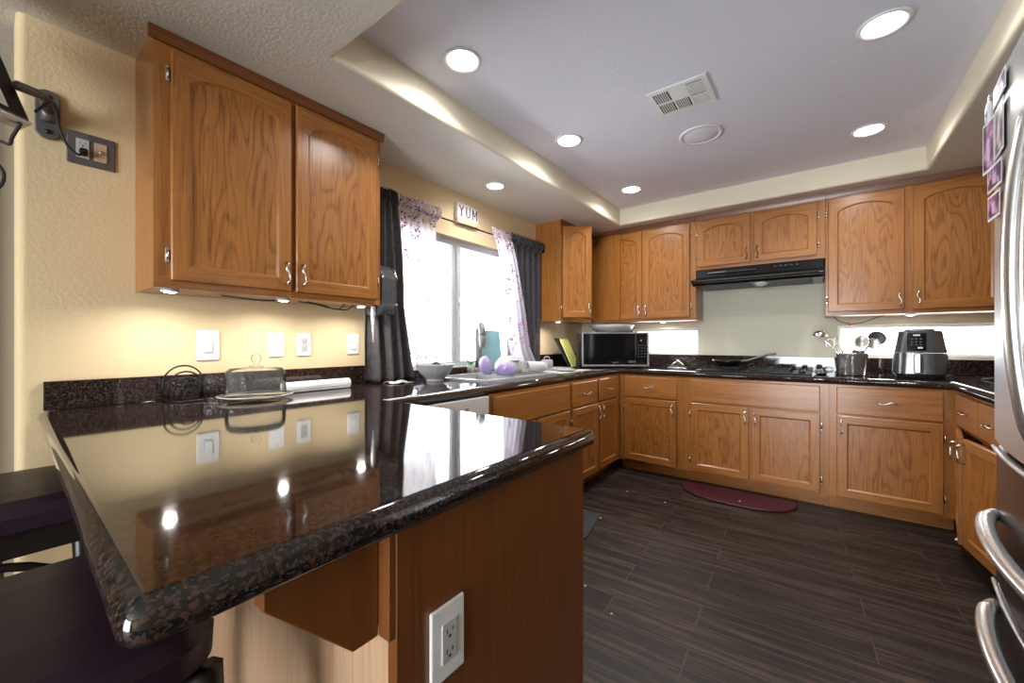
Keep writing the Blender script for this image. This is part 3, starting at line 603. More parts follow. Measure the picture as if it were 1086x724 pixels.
ck = thing('cooktop', 'black glass cooktop set in the granite below the range hood', 'cooktop', (1.33, 3.60, CT))
b = MB(); b.box((0, 0, 0.0006), (0.78, 0.49, 0.010), M['ctop'], 0.003); b.build('glass_top', M['ctop'], ck)
for x, y, r_ in [(0.17, 0.14, 0.085), (0.17, 0.37, 0.07), (0.55, 0.14, 0.07), (0.55, 0.37, 0.09)]:
    b = MB(); b.lathe([(r_-0.004, 0), (r_-0.004, 0.0012), (r_, 0.0012), (r_, 0)], 40, (x, y, 0.0102), M['dgray'], cap0=False, cap1=False); b.lathe([(0, 0.0), (0.012, 0.0), (0.012, 0.0008), (0, 0.0008)], 16, (x, y, 0.0102), M['dgray']); b.build('burner', M['dgray'], ck)
for gx in (0.03, 0.37):
    b = MB()
    for q in (0.0, 0.13, 0.26): b.box((gx+q+0.006, 0.04, 0.024), (gx+q+0.018, 0.45, 0.034), M['ctop'], 0.002)
    for q in (0.04, 0.24, 0.44): b.box((gx, q, 0.024), (gx+0.284, q+0.011, 0.034), M['ctop'], 0.002)
    for q in (0.006, 0.266):
        for p in (0.045, 0.436): b.box((gx+q, p, 0.0102), (gx+q+0.012, p+0.012, 0.024), M['ctop'])
    b.build('grate', M['ctop'], ck)
for i in range(4):
    b = MB(); b.lathe([(0, 0), (0.02, 0), (0.018, 0.02), (0, 0.021)], 20, (0.72, 0.10+i*0.09, 0.0102), M['black']); b.build('knob', M['black'], ck)

# skillet with the light handle
sp = thing('frying_pan', 'black frying pan with a long pale handle on the cooktop', 'frying pan', (1.52, 3.90, CT+0.0345))
b = MB(); b.lathe([(0, 0.0), (0.085, 0.0), (0.105, 0.03), (0.12, 0.052), (0.115, 0.052), (0.10, 0.03), (0.083, 0.005), (0, 0.005)], 36, m=M['blackmetal']); b.build('pan', M['blackmetal'], sp)
b = MB(); b.tube([(0.112, -0.03, 0.045), (0.16, -0.04, 0.052), (0.22, -0.052, 0.075), (0.31, -0.07, 0.108), (0.36, -0.08, 0.112)], [0.009, 0.009, 0.010, 0.011, 0.009], 10, M['faucet']); b.build('handle', M['faucet'], sp)

# ---------------------------------------------------------------- refrigerator
fr = thing('refrigerator', 'tall stainless French door refrigerator at the right edge of the kitchen', 'refrigerator', (0, 0, 0))
FY0, FY1, FZ = 0.705, 1.615, 1.795
b = MB(); b.box((2.575, FY0+0.005, 0.03), (3.32, FY1-0.005, 1.77), M['dgray'], 0.006); b.build('body', M['dgray'], fr)
def fx(y, out=0.0): return 2.515-0.035*(1-((y-1.16)/0.455)**2)-out
def bowed(y0, y1, z0, z1, m, name):
    n = 14; pts = []
    for i in range(n+1):
        y = y0+(y1-y0)*i/n; e = min(1, min(i, n-i)/1.0); pts.append((fx(y)+(0.012 if i in (0, n) else 0), y))
    bb = MB(); bb.prism(pts+[(2.573, y1), (2.573, y0)], z0, z1, 2, m)
    return bb.build(name, m, fr, bevel=0.006)
d1 = bowed(1.163, FY1, 0.900, FZ, M['steel'], 'door'); d2 = bowed(FY0, 1.157, 0.900, FZ, M['steel'], 'door')
w1_ = bowed(FY0, FY1, 0.555, 0.890, M['steel_d'], 'drawer'); w2_ = bowed(FY0, FY1, 0.09, 0.545, M['steel_d'], 'drawer')
for d, y in ((d1, 1.205), (d2, 1.112)):
    P = []; n = 18
    for i in range(n+1):
        u = i/n; z = 0.955+u*0.66; P.append((fx(y)-0.002-0.034*math.sin(PI*u)**0.6, y, z))
    b = MB(); b.tube(P, 0.014, 12, M['satin']); b.build('handle', M['satin'], d)
for d, z in ((w1_, 0.725), (w2_, 0.50)):
    P = []; n = 20
    for i in range(n+1):
        u = i/n; y = 1.16+(u-0.5)*0.74; P.append((fx(y)-0.003-0.042*math.sin(PI*u)**0.45, y, z))
    b = MB(); b.tube(P, 0.017, 12, M['satin'], flat=0.75); b.build('handle', M['satin'], d)
for z in (0.886, 0.541):
    b = MB(); P = [(fx(FY0+0.02+i*0.0725)-0.001, FY0+0.02+i*0.0725, z-0.003) for i in range(13)]; b.tube(P, 0.0045, 6, M['steel']); b.build('trim_strip', M['steel'], fr)
b = MB()
for y in (FY0+0.1, FY1-0.1): b.box((2.65, y-0.03, 0.0005), (2.72, y+0.03, 0.0295), M['black']); b.box((3.2, y-0.03, 0.0005), (3.27, y+0.03, 0.0295), M['black'])
b.build('foot', M['black'], fr)
# snapshots and clips held to the far door
PH = [(1.53, 1.592, 0.082, 0.13, 0.14, M['rose'], 'pink snapshot curling off the upper far corner of the refrigerator door'),
      (1.435, 1.525, 0.11, 0.06, 0.10, M['violet'], 'purple snapshot below the pink one on the refrigerator door'),
      (1.455, 1.455, 0.09, 0.062, 0.11, M['rose'], 'lowest snapshot sticking out from the edge of the refrigerator door'),
      (1.42, 1.60, 0.09, 0.12, 0.03, M['greyprint'], 'grey snapshot lying flat on the refrigerator door next to the handle'),
      (1.40, 1.73, 0.13, 0.05, 0.03, M['violet'], 'long dark purple card along the top of the refrigerator door')]
for y, z, w, h, tilt, m, lab in PH:
    t = thing('photograph', lab, 'photo', (fx(y)-0.004, y, z), 0, 'snapshots on the refrigerator')
    rot = (0, 0, tilt-0.12)
    def sheet(x0, x1, inset, mm): 
        q = MB(); q.box((x0, inset, inset), (x1, w-inset, h-inset), mm); return q
    sheet(-0.0012, 0.0, 0.0, M['paper']).build('paper', M['paper'], t, (0, 0, 0), rot)
    q = sheet(-0.0017, -0.0013, 0.006, m); q.build('picture', m, t, (0, 0, 0), rot)
    q = MB(); q.box((-0.0022, w*0.35, h*0.2), (-0.0018, w*0.6, h*0.62), M['pink']); q.build('figure', M['pink'], t, (0, 0, 0), rot)
cl = thing('magnet_clip', 'white oval magnet clip at the top corner of the refrigerator door', 'magnet', (fx(1.575)-0.003, 1.575, 1.742))
b = MB(); b.lathe([(0, 0), (0.020, 0.0), (0.024, 0.004), (0.021, 0.010), (0, 0.012)], 24, m=M['white'], mat=Matrix.Scale(1.4, 4, (1, 0, 0))); b.build('disc', M['white'], cl, rot=(0.0, -PI/2, 0.0))
b = MB(); b.box((-0.009, -0.012, 0.031), (0.0, 0.008, 0.048), M['chrome'], 0.003); b.build('clip', M['white'], cl)
b = MB(); b.box((-0.0135, -0.006, -0.006), (-0.0122, 0.006, 0.004), M['mid']); b.build('display', M['mid'], cl)

# ---------------------------------------------------------------- ceiling lamps, vent, speaker
def downlight(x, y, z, r, label, watts):
    t = thing('recessed_light', label, 'ceiling light', (x, y, z), 0, 'recessed ceiling lights')
    b = MB(); b.lathe([(r*0.78, -0.002), (r*0.86, -0.007), (r, -0.006), (r*1.02, -0.0005), (r*0.78, -0.0005)], 40, m=M['white'], cap0=False, cap1=False); b.build('trim_ring', M['white'], t)
    b = MB(); b.lathe([(0.0, -0.0012), (r*0.76, -0.0012), (r*0.775, -0.0006), (0, -0.0006)], 40, m=M['lens']); b.build('lens', M['lens'], t)
    l = bpy.data.lights.new('lamp', 'AREA'); l.shape = 'DISK'; l.size = r*1.5; l.energy = watts; l.color = (1.0, 0.99, 0.95); l.spread = math.radians(150)
    o = bpy.data.objects.new('lamp', l); C.objects.link(o); o.parent = t; o.location = (0, 0, -0.009)
downlight(0.868, 1.317, ZC, 0.085, 'round recessed ceiling light in the tray nearest the large wall cabinet', DOWNLIGHT_W)
downlight(0.894, 2.247, ZC, 0.085, 'middle recessed light of the row along the window side of the tray', DOWNLIGHT_W)
downlight(0.905, 3.283, ZC, 0.085, 'recessed light at the far left corner of the ceiling tray', DOWNLIGHT_W)
downlight(2.356, 2.187, ZC, 0.085, 'recessed light at the upper right, nearest the refrigerator', DOWNLIGHT_W)
downlight(2.388, 3.223, ZC, 0.085, 'recessed light at the far right of the ceiling tray', DOWNLIGHT_W)
downlight(0.308, 2.229, ZS, 0.07, 'small recessed light in the lower ceiling above the sink window', DOWNLIGHT_W*0.6)
vt = thing('ceiling_vent', 'white square air register with slotted louvers in the ceiling tray', 'vent', (1.583, 2.20, ZC))
b = MB(); w, h = 0.142, 0.132
xs = [-w, -0.118, -0.042, -0.034, 0.034, 0.042, 0.118, w]; ys = [-h, -0.105, -0.006, 0.006, 0.105, h]
for i in range(7):
    for j in range(5):
        if i in (1, 3, 5) and j in (1, 3) and not (i == 3 and j == 1): continue
        b.box((xs[i], ys[j], -0.007), (xs[i+1], ys[j+1], -0.0005), M['white'])
b.build('frame', M['white'], vt)
b = MB(); b.box((-0.13, -0.12, -0.0004), (0.13, 0.12, -0.0001), M['vent_shade']); b.build('backing', M['vent_shade'], vt)  # flat dark sheet stands in for the shade behind the louvers
for i in (1, 3, 5):
    for j in (1, 3):
        if i == 3 and j == 1: continue
        b = MB(); x0, x1, y0, y1 = xs[i], xs[i+1], ys[j], ys[j+1]
        for k in range(1, 7):
            if i == 5: p = y0+(y1-y0)*k/7; b.box((x0, p-0.003, -0.009), (x1, p+0.003, -0.003), M['white'])
            else: p = x0+(x1-x0)*k/7; b.box((p-0.002, y0, -0.009), (p+0.002, y1, -0.003), M['white'])
        b.build('louver', M['white'], vt)
spk = thing('ceiling_speaker', 'round white speaker grille in the ceiling tray behind the vent', 'speaker', (1.573, 2.675, ZC))
b = MB(); b.lathe([(0.098, -0.001), (0.105, -0.008), (0.122, -0.006), (0.125, -0.0005)], 40, m=M['white'], cap0=False, cap1=False); b.build('trim_ring', M['white'], spk)
b = MB(); b.lathe([(0, -0.012), (0.05, -0.011), (0.085, -0.007), (0.1, -0.002)], 40, m=M['ceil'], cap1=False); b.build('grille', M['white'], spk)

def puck(x, y, z, label):
    t = thing('puck_light', label, 'light', (x, y, z), 0, 'under-cabinet puck lights')
    b = MB(); b.lathe([(0.0, -0.0005), (0.028, -0.0005), (0.028, -0.010), (0.019, -0.011), (0.019, -0.009), (0, -0.009)], 28, m=M['white']); b.build('housing', M['white'], t)
    b = MB(); b.lathe([(0, -0.0125), (0.016, -0.0122), (0.017, -0.0095), (0, -0.0095)], 24, m=M['puck']); b.build('lens', M['puck'], t)
    l = bpy.data.lights.new('lamp', 'AREA'); l.shape = 'DISK'; l.size = 0.03; l.energy = PUCK_W; l.color = (1.0, 0.96, 0.9); l.spread = math.radians(160)
    o = bpy.data.objects.new('lamp', l); C.objects.link(o); o.parent = t; o.location = (0, 0, -0.0135)
puck(0.215, 0.432, ZU, 'puck light under the near end of the large wall cabinet')
puck(0.215, 0.835, ZU, 'puck light under the middle of the large wall cabinet')
puck(0.215, 1.225, ZU, 'puck light under the far end of the large wall cabinet beside the curtain')
puck(0.215, 3.265, ZU, 'puck light under the open corner wall cabinet')
puck(0.95, 3.99, ZU, 'puck light under the wall cabinet above the microwave')
puck(2.66, 3.93, ZU, 'puck light under the wall cabinet above the air fryer')

# ---------------------------------------------------------------- wall plates
def plate(name, label, loc, rz, w, h, kind, m=None, rot=None):
    t = thing(name, label, {'o': 'outlet', 's': 'light switch', 'b': 'wall plate', 'g': 'outlet'}[kind], loc, rz)
    pm = m or M['white']
    b = MB(); b.box((-w/2, -0.007, -h/2), (w/2, -0.0003, h/2), pm, 0.003); b.build('plate', pm, t)
    if kind == 's':
        b = MB(); b.box((-0.017, -0.010, -0.034), (0.017, -0.0072, 0.034), M['whitegl'], 0.001); r = b.build('rocker_frame', M['whitegl'], t)
        b = MB(); b.box((-0.014, -0.013, -0.030), (0.014, -0.0102, 0.030), M['white'], 0.002); b.build('rocker', M['white'], r)
    if kind == 'b':
        b = MB(); b.lathe([(0, 0), (0.004, 0), (0.003, 0.002), (0, 0.002)], 12, m=M['mid'], mat=Matrix.Translation((0, -0.0072, 0.045)) @ Matrix.Rotation(PI/2, 4, 'X')); b.lathe([(0, 0), (0.004, 0), (0.003, 0.002), (0, 0.002)], 12, m=M['mid'], mat=Matrix.Translation((0, -0.0072, -0.045)) @ Matrix.Rotation(PI/2, 4, 'X')); b.build('screw', M['mid'], t)
    if kind in 'o':
        receptacle(t, 0, 0)
    return t
def receptacle(t, x, z, wide=0.017):
    b = MB(); b.box((x-wide, -0.010, z-0.034), (x+wide, -0.0072, z+0.034), M['whitegl'], 0.001); r = b.build('receptacle', M['whitegl'], t)
    b = MB()
    for dz in (0.017, -0.017):
        b.box((x-0.0075, -0.0104, z+dz-0.002), (x-0.0055, -0.0100, z+dz+0.006), M['black']); b.box((x+0.0055, -0.0104, z+dz-0.001), (x+0.0075, -0.0100, z+dz+0.006), M['black']); b.box((x-0.0025, -0.0104, z+dz-0.010), (x+0.0025, -0.0100, z+dz-0.005), M['black'])
    b.build('slot', M['black'], r)
plate('light_switch', 'white rocker switch with a wide plate, leftmost on the cream wall above the backsplash', (0, 0.611, 1.139), PI/2, 0.083, 0.132, 's')
plate('blank_plate', 'plain white blank plate left of the wall outlet above the backsplash', (0, 0.893, 1.139), PI/2, 0.072, 0.118, 'b')
plate('wall_outlet', 'white duplex outlet on the cream wall above the white roll', (0, 1.027, 1.140), PI/2, 0.072, 0.118, 'o')
plate('light_switch', 'white rocker switch nearest the dark curtain above the backsplash', (0, 1.308, 1.142), PI/2, 0.072, 0.118, 's')
plate('wall_outlet', 'white duplex outlet low on the peninsula end panel', (1.6363, 0.487, 0.642), PI/2, 0.078, 0.127, 'o')
gp = plate('television_outlet', 'grey double outlet plate below the television bracket with a black plug in it', (0, 0.252, 1.859), PI/2, 0.126, 0.118, 'g', M['graymetal'])
receptacle(gp, -0.023, 0.0)
b = MB(); b.box((0.006, -0.010, -0.034), (0.040, -0.0072, 0.034), M['signwood'], 0.001); cx_ = b.build('coax_insert', M['paper'], gp)
b = MB(); b.lathe([(0, 0), (0.006, 0), (0.005, 0.008), (0, 0.008)], 12, m=M['chrome'], mat=Matrix.Translation((0.023, -0.0102, 0.0)) @ Matrix.Rotation(PI/2, 4, 'X')); b.build('coax_jack', M['chrome'], cx_)

# television, bracket, cord
tv_q = Vector((0.8, 0.6, 0)).normalized()
tv = thing('television', 'dark flat television seen from behind at the top left edge', 'television', (0.25, 0.085, 1.805), math.atan2(-0.8, 0.6))
tilt = Matrix.Rotation(math.radians(24), 4, 'X')
b = MB(); b.box((0.0, -0.022, 0.0), (1.0, 0.018, 0.40), M['black'], 0.006, mat=tilt); b.build('housing', M['black'], tv)
b = MB(); b.box((0.0, -0.024, -0.008), (1.0, 0.020, -0.0005), M['steelrim'], 0.002, mat=tilt); b.build('bezel', M['steelrim'], tv)
b = MB(); b.box((0.05, 0.0185, 0.02), (0.20, 0.0205, 0.16), M['paper'], 0.0, mat=tilt); b.build('back_label', M['paper'], tv)
br = thing('television_bracket', 'grey oval wall bracket with a swing arm holding the television', 'bracket', (0, 0.145, 1.945), PI/2)
b = MB(); pts = [(0.03*math.cos(a), 0.055*(1 if math.sin(a) > 0 else -1)*(0 if abs(math.sin(a)) < 1e-9 else 1)+0.03*math.sin(a)) for a in [i*2*PI/28 for i in range(28)]]
b.prism(pts, -0.014, -0.0005, 1, M['graymetal']); b.build('wall_plate', M['graymetal'], br, bevel=0.003)
b = MB()
for z in (0.06, -0.06): b.lathe([(0, 0), (0.009, 0), (0.007, 0.005), (0, 0.005)], 12, m=M['black'], mat=Matrix.Translation((0, -0.0142, z)) @ Matrix.Rotation(PI/2, 4, 'X'))
b.build('screw', M['black'], br)
b = MB(); b.lathe([(0, -0.03), (0.019, -0.03), (0.019, 0.03), (0, 0.03)], 20, (0, -0.034, 0), M['graymetal']); b.build('pivot', M['graymetal'], br)
b = MB(); b.tube([(0.0, -0.045, 0.0), (-0.02, -0.16, 0.0), (-0.075, -0.252, -0.03)], 0.014, 10, M['graymetal']); b.build('arm', M['graymetal'], br)
b = MB(); b.cord([(0.012, 0.228, 1.842), (0.03, 0.226, 1.838), (0.05, 0.213, 1.82), (0.055, 0.185, 1.845), (0.066, 0.165, 1.90), (0.10, 0.158, 1.94), (0.17, 0.14, 1.93), (0.235, 0.105, 1.86)], 0.004, 8, M['rubber']); b.box((0.0105, 0.219, 1.83), (0.035, 0.239, 1.855), M['rubber'], 0.004)
tag(b.build('power_cord', M['rubber']), 'black power cord running from the grey outlet plate to the television', 'cord')
b = MB(); b.cord([(0.27, 0.075, 1.80), (0.25, 0.06, 1.76), (0.22, 0.055, 1.745), (0.20, 0.035, 1.75), (0.19, 0.03, 1.70), (0.20, 0.045, 1.66), (0.21, 0.04, 1.62), (0.2, 0.02, 1.60)], 0.0045, 8, M['rubber'])
tag(b.build('antenna_cable', M['rubber']), 'black cable dangling below the television at the left edge', 'cable')

# cords tucked under the large cabinet
b = MB(); b.cord([(0.20, 0.60, ZU-0.006), (0.23, 0.66, ZU-0.013), (0.235, 0.74, ZU-0.016), (0.22, 0.80, ZU-0.012)], 0.003, 6, M['rubber']); tag(b.build('lamp_cord', M['rubber']), 'short black cord between the first two puck lights of the large wall cabinet', 'cord')
b = MB(); b.cord([(0.22, 0.90, ZU-0.008), (0.24, 0.96, ZU-0.016), (0.24, 1.04, ZU-0.03), (0.25, 1.12, ZU-0.034), (0.24, 1.16, ZU-0.012), (0.22, 1.19, ZU-0.008)], 0.003, 6, M['rubber']); b.cord([(0.235, 0.93, ZU-0.008), (0.25, 1.0, ZU-0.02), (0.255, 1.07, ZU-0.036), (0.25, 1.11, ZU-0.008)], 0.003, 6, M['rubber']); tag(b.build('lamp_cord', M['rubber']), 'looped black cords hanging near the far puck light of the large wall cabinet', 'cord')
b = MB(); b.cord([(2.24, 3.88, ZU-0.005), (2.27, 3.875, ZU-0.04), (2.33, 3.875, ZU-0.06), (2.40, 3.875, ZU-0.055), (2.52, 3.875, ZU-0.005)], 0.003, 6, M['rubber']); 
dc = tag(b.build('drooping_cable', M['rubber']), 'thin black cord drooping below the wall cabinet behind the utensils', 'cord')
b = MB(); b.lathe([(0, -0.012), (0.01, -0.008), (0.012, 0), (0.01, 0.008), (0, 0.012)], 16, (2.335, 3.872, ZU-0.062), M['red']); b.build('red_bead', M['red'], dc)

# ---------------------------------------------------------------- window dressing
def curtain(name, label, fn, m, nu=60, nv=40, extra=None):
    b = MB(); b.grid(fn, nu, nv, m); o = b.build(name, m, fix=False, solid=0.0015)
    return tag(o, label, 'curtain')
def lerp(t, pts):
    for (a, va), (b_, vb) in zip(pts, pts[1:]):
        if t <= b_: return va+(vb-va)*(t-a)/(b_-a)
    return pts[-1][1]
def f_left(u, v):
    y0 = lerp(v, [(0, 1.335), (0.6, 1.315), (1, 1.30)]); y1 = lerp(v, [(0, 1.545), (0.2, 1.575), (0.6, 1.60), (1, 1.715)])
    z = 2.062-v*(2.062-0.922); amp = 0.016+0.012*v
    x = 0.098+amp*math.sin(u*9*PI+2.2*v)+0.02*v*math.sin(u*4)
    if v < 0.075: z += 0.006*math.sin(u*60); x = 0.112+0.010*math.sin(u*16*PI)
    return (x+0.005*v, y0+(y1-y0)*u+0.008*math.sin(7*v+u*5), z)
curtain('dark_curtain', 'dark charcoal curtain falling to the counter beside the large wall cabinet', f_left, M['darkcurtain'], 80, 50)
def f_right(u, v):
    y0 = lerp(v, [(0, 2.67), (1, 2.78)]); y1 = lerp(v, [(0, 3.185), (1, 3.19)]); z = 2.062-v*(2.062-0.945)
    x = 0.062+(0.018)*math.sin(u*11*PI+v)
    if v < 0.075: z += 0.006*math.sin(u*70); x = 0.112+0.010*math.sin(u*22*PI)
    return (x, y0+(y1-y0)*u, z)
curtain('dark_curtain', 'dark charcoal net curtain between the window and the corner wall cabinet', f_right, M['netcurtain'], 110, 40)
def f_sl(u, v):
    y0 = lerp(v, [(0, 1.555), (0.25, 1.55), (1, 1.60)]); y1 = lerp(v, [(0, 1.90), (1, 1.95)]); z = 2.058-v*(2.058-0.975)
    x = 0.045+0.010*math.sin(u*13*PI+1.5*v)
    if v < 0.075: z += 0.005*math.sin(u*50); x = 0.108+0.006*math.sin(u*20*PI)
    return (x-0.02*v, y0+(y1-y0)*u, z)
curtain('sheer_curtain', 'white floral sheer curtain hanging straight at the left of the window', f_sl, M['sheer'], 90, 40)
def f_sr(u, v):
    y0 = lerp(v, [(0, 2.43), (0.3, 2.52), (0.6, 2.545), (0.9, 2.60), (1, 2.64)]); y1 = lerp(v, [(0, 2.66), (0.3, 2.76), (0.6, 2.86), (0.85, 2.92), (1, 3.02)]); z = 2.058-v*(2.058-0.93)
    x = lerp(v, [(0, 0.11), (0.2, 0.128), (0.8, 0.14), (1, 0.16)])+0.014*math.sin(u*9*PI+2*v)
    if v < 0.075: z += 0.005*math.sin(u*40); x = 0.108+0.006*math.sin(u*14*PI)
    return (x, y0+(y1-y0)*u, z)
curtain('sheer_curtain', 'white floral sheer curtain swept to the right of the window and bunched on the counter', f_sr, M['sheer'], 60, 40)
rd = thing('curtain_rod', 'black curtain rod with ball finials across the top of the sink window', 'curtain rod', (0.09, 0, 2.005))
b = MB(); b.tube([(0, 1.335, 0), (0, 3.196, 0)], 0.006, 10, M['wire']); b.build('pole', M['wire'], rd)
for y in (1.325, 3.188):
    b = MB(); b.lathe([(0, -0.02), (0.012, -0.017), (0.02, 0), (0.012, 0.017), (0, 0.02)], 18, (0.0, y, 0), M['wire']); b.build('finial', M['wire'], rd)
for y in (1.36, 3.17):
    b = MB(); b.tube([(-0.0895, y, 0), (0, y, 0)], 0.005, 8, M['wire']); b.build('bracket', M['wire'], rd)
# YUM sign
sg = thing('wooden_sign', 'small white block sign reading YUM on the wall above the window', 'sign', (0.0005, 2.243, 2.04), PI/2)
b = MB(); b.box((-0.115, -0.03, 0.033), (0.115, 0, 0.145), M['signface'], 0.002); sb = b.build('board', M['signface'], sg)
b = MB(); b.box((-0.115, -0.032, 0.0), (0.115, 0, 0.032), M['signwood'], 0.002); b.build('base_strip', M['signwood'], sg)
def bar(b, p, q, t, y=-0.0308): 
    d = Vector((q[0]-p[0], 0, q[1]-p[1])); n = Vector((-d.z, 0, d.x)).normalized()*t*0.72; P = Vector((p[0], 0, p[1])); Q = Vector((q[0], 0, q[1]))
    vs = [P+n, P-n, Q-n, Q+n]; b.faces([(v.x, y, v.z) for v in vs]+[(v.x, y+0.0007, v.z) for v in vs], [(0, 1, 2, 3), (7, 6, 5, 4), (0, 4, 5, 1), (1, 5, 6, 2), (2, 6, 7, 3), (3, 7, 4, 0)], M['signink'])
def letter(ch, x):
    b = MB(); z0, z1 = 0.055, 0.128
    if ch == 'Y':
        bar(b, (x-0.02, z1), (x, 0.095), 0.007); bar(b, (x+0.02, z1), (x, 0.095), 0.007); bar(b, (x, 0.098), (x, z0), 0.008); bar(b, (x-0.010, z0), (x+0.010, z0), 0.004)
        bar(b, (x-0.028, z1), (x-0.012, z1), 0.004); bar(b, (x+0.012, z1), (x+0.028, z1), 0.004)
    if ch == 'U':
        bar(b, (x-0.018, z1), (x-0.018, z0+0.014), 0.008); bar(b, (x+0.018, z1), (x+0.018, z0+0.014), 0.006)
        P = [(x-0.018*math.cos(a), z0+0.015-0.014*math.sin(a)) for a in [i*PI/6 for i in range(7)]]
        for p, q in zip(P, P[1:]): bar(b, p, q, 0.006)
        bar(b, (x-0.027, z1), (x-0.009, z1), 0.004); bar(b, (x+0.009, z1), (x+0.027, z1), 0.004)
    if ch == 'M':
        bar(b, (x-0.022, z0), (x-0.022, z1), 0.006); bar(b, (x+0.022, z0), (x+0.022, z1), 0.008); bar(b, (x-0.022, z1), (x, z0+0.02), 0.008); bar(b, (x, z0+0.02), (x+0.022, z1), 0.005)
        bar(b, (x-0.03, z0), (x-0.014, z0), 0.004); bar(b, (x+0.014, z0), (x+0.03, z0), 0.004)
    return b.build('letter', M['signink'], sb)
letter('Y', -0.072); letter('U', 0.0); letter('M', 0.072)

# hanging lid and beaded strand at the cabinet end
b = MB()
pts = []
hp = thing('plastic_lid', 'smoky clear plastic lid hanging on the end of the large wall cabinet', 'lid', (0.175, 1.303, 1.30))
b = MB(); outl = [(-0.08, 0.03), (-0.055, 0.0), (0.055, 0.0), (0.085, 0.03), (0.09, 0.2), (0.065, 0.25), (0.02, 0.275), (-0.03, 0.275), (-0.075, 0.24)]
outl = [(x+0.02, z) for x, z in outl]
b.prism(outl, 0.004, 0.10, 1, M['smoke']); b.build('shell', M['smoke'], hp, bevel=0.012)
b = MB(); P = [(-0.055, 0.102, 0.24), (-0.01, 0.102, 0.275), (0.04, 0.102, 0.275), (0.085, 0.102, 0.25), (0.11, 0.102, 0.2)]; b.tube(P, 0.003, 8, M['chrome']); b.build('rim', M['chrome'], hp)
b = MB(); b.tube([(0.105, 0.102, 0.06), (0.02, 0.104, 0.065), (-0.06, 0.102, 0.065)], 0.006, 8, M['whitegl']); b.build('lip', M['whitegl'], hp)
b = MB()
for i in range(18):
    r_ = 0.012*(1-max(0, i-6)/13.0); b.lathe([(0, -0.0075), (r_, -0.003), (r_, 0.003), (0, 0.0075)], 12, (0, 0, -0.0085-i*0.0108), M['beads'])
tag(b.build('beaded_strand', M['beads'], None, (0.235, 1.285, ZU)), 'silver beaded strand tapering to a point below the large wall cabinet', 'ornament')

# ---------------------------------------------------------------- things on the peninsula
cd = thing('cake_dome', 'clear glass cake dome on a glass plate on the granite peninsula', 'cake stand', (0.245, 0.712, CT+0.0003)); cd.scale = (0.87, 0.87, 1)
b = MB(); b.lathe([(0, 0), (0.10, 0), (0.12, 0.004), (0.155, 0.012), (0.16, 0.016), (0.155, 0.018), (0.118, 0.010), (0, 0.007)], 56, m=M['dome']); b.build('plate', M['dome'], cd)
b = MB(); b.lathe([(0.128, 0.0185), (0.130, 0.022), (0.126, 0.10), (0.122, 0.117), (0.11, 0.128), (0.03, 0.134), (0.0, 0.134)], 56, m=M['dome'], cap0=False); b.lathe([(0.124, 0.0185), (0.122, 0.10), (0.118, 0.114), (0.108, 0.124), (0, 0.130)], 56, m=M['dome'], cap0=False); b.build('dome', M['dome'], cd)
b = MB(); b.lathe([(0.028, 0.1345), (0.032, 0.138), (0.012, 0.142), (0.009, 0.150), (0.016, 0.156), (0.022, 0.166), (0.022, 0.176), (0.015, 0.186), (0, 0.189)], 28, m=M['dome']); b.build('knob', M['dome'], cd)
b = MB(); b.lathe([(0.156, 0.0), (0.161, 0.003), (0.156, 0.005)], 56, (0, 0, 0.0135), M['whitegl'], cap0=False, cap1=False); b.build('rim', M['dome'], cd)
rl = thing('paper_roll', 'white paper roll lying on the granite in front of the backsplash', 'paper roll', (0.17, 0.85, CT+0.0255))
b = MB(); mt = Matrix.Rotation(-PI/2, 4, 'X'); b.lathe([(0.012, 0.0), (0.025, 0.0), (0.025, 0.33), (0.012, 0.33)], 32, m=M['paper'], cap0=False, cap1=False, mat=mt); b.build('paper', M['paper'], rl)
b = MB(); b.lathe([(0.0105, 0.002), (0.0118, 0.002), (0.0118, 0.328), (0.0105, 0.328)], 20, m=M['signwood'], cap0=False, cap1=False, mat=mt); b.build('core', M['signwood'], rl)
b = MB(); b.grid(lambda u, v: (0.025*math.cos(-0.2-u*0.9)+0.012*u*u, 0.003+0.324*v, 0.025*math.sin(-0.2-u*0.9)+0.0005), 8, 4, M['paper']); b.build('loose_edge', M['paper'], rl, solid=0.0006)
wr = thing('napkin_rack', 'black wire rack of nested arches beside the cake dome', 'rack', (0.105, 0.515, CT+0.0003), 0.1); wr.scale = (0.9, 0.9, 1)
for k, (rw, hh) in enumerate([(0.075, 0.142), (0.062, 0.118), (0.05, 0.095), (0.038, 0.072), (0.026, 0.05)]):
    b = MB(); P = [(-0.05+k*0.022, -rw, 0.006), (-0.05+k*0.022, -rw, hh-rw*0.9)]
    P += [(-0.05+k*0.022, -rw*math.cos(a), hh-rw*0.9+rw*0.9*math.sin(a)) for a in [i*PI/12 for i in range(1, 12)]]
    P += [(-0.05+k*0.022, rw, hh-rw*0.9), (-0.05+k*0.022, rw, 0.006)]
    b.tube(P, 0.0035, 8, M['wire']); b.build('arch', M['wire'], wr)
b = MB(); b.tube([(-0.07, -0.08, 0.0042), (0.06, -0.05, 0.0042), (0.06, 0.05, 0.0042), (-0.07, 0.08, 0.0042)], 0.004, 8, M['wire'], closed=True); b.build('base_wire', M['wire'], wr)

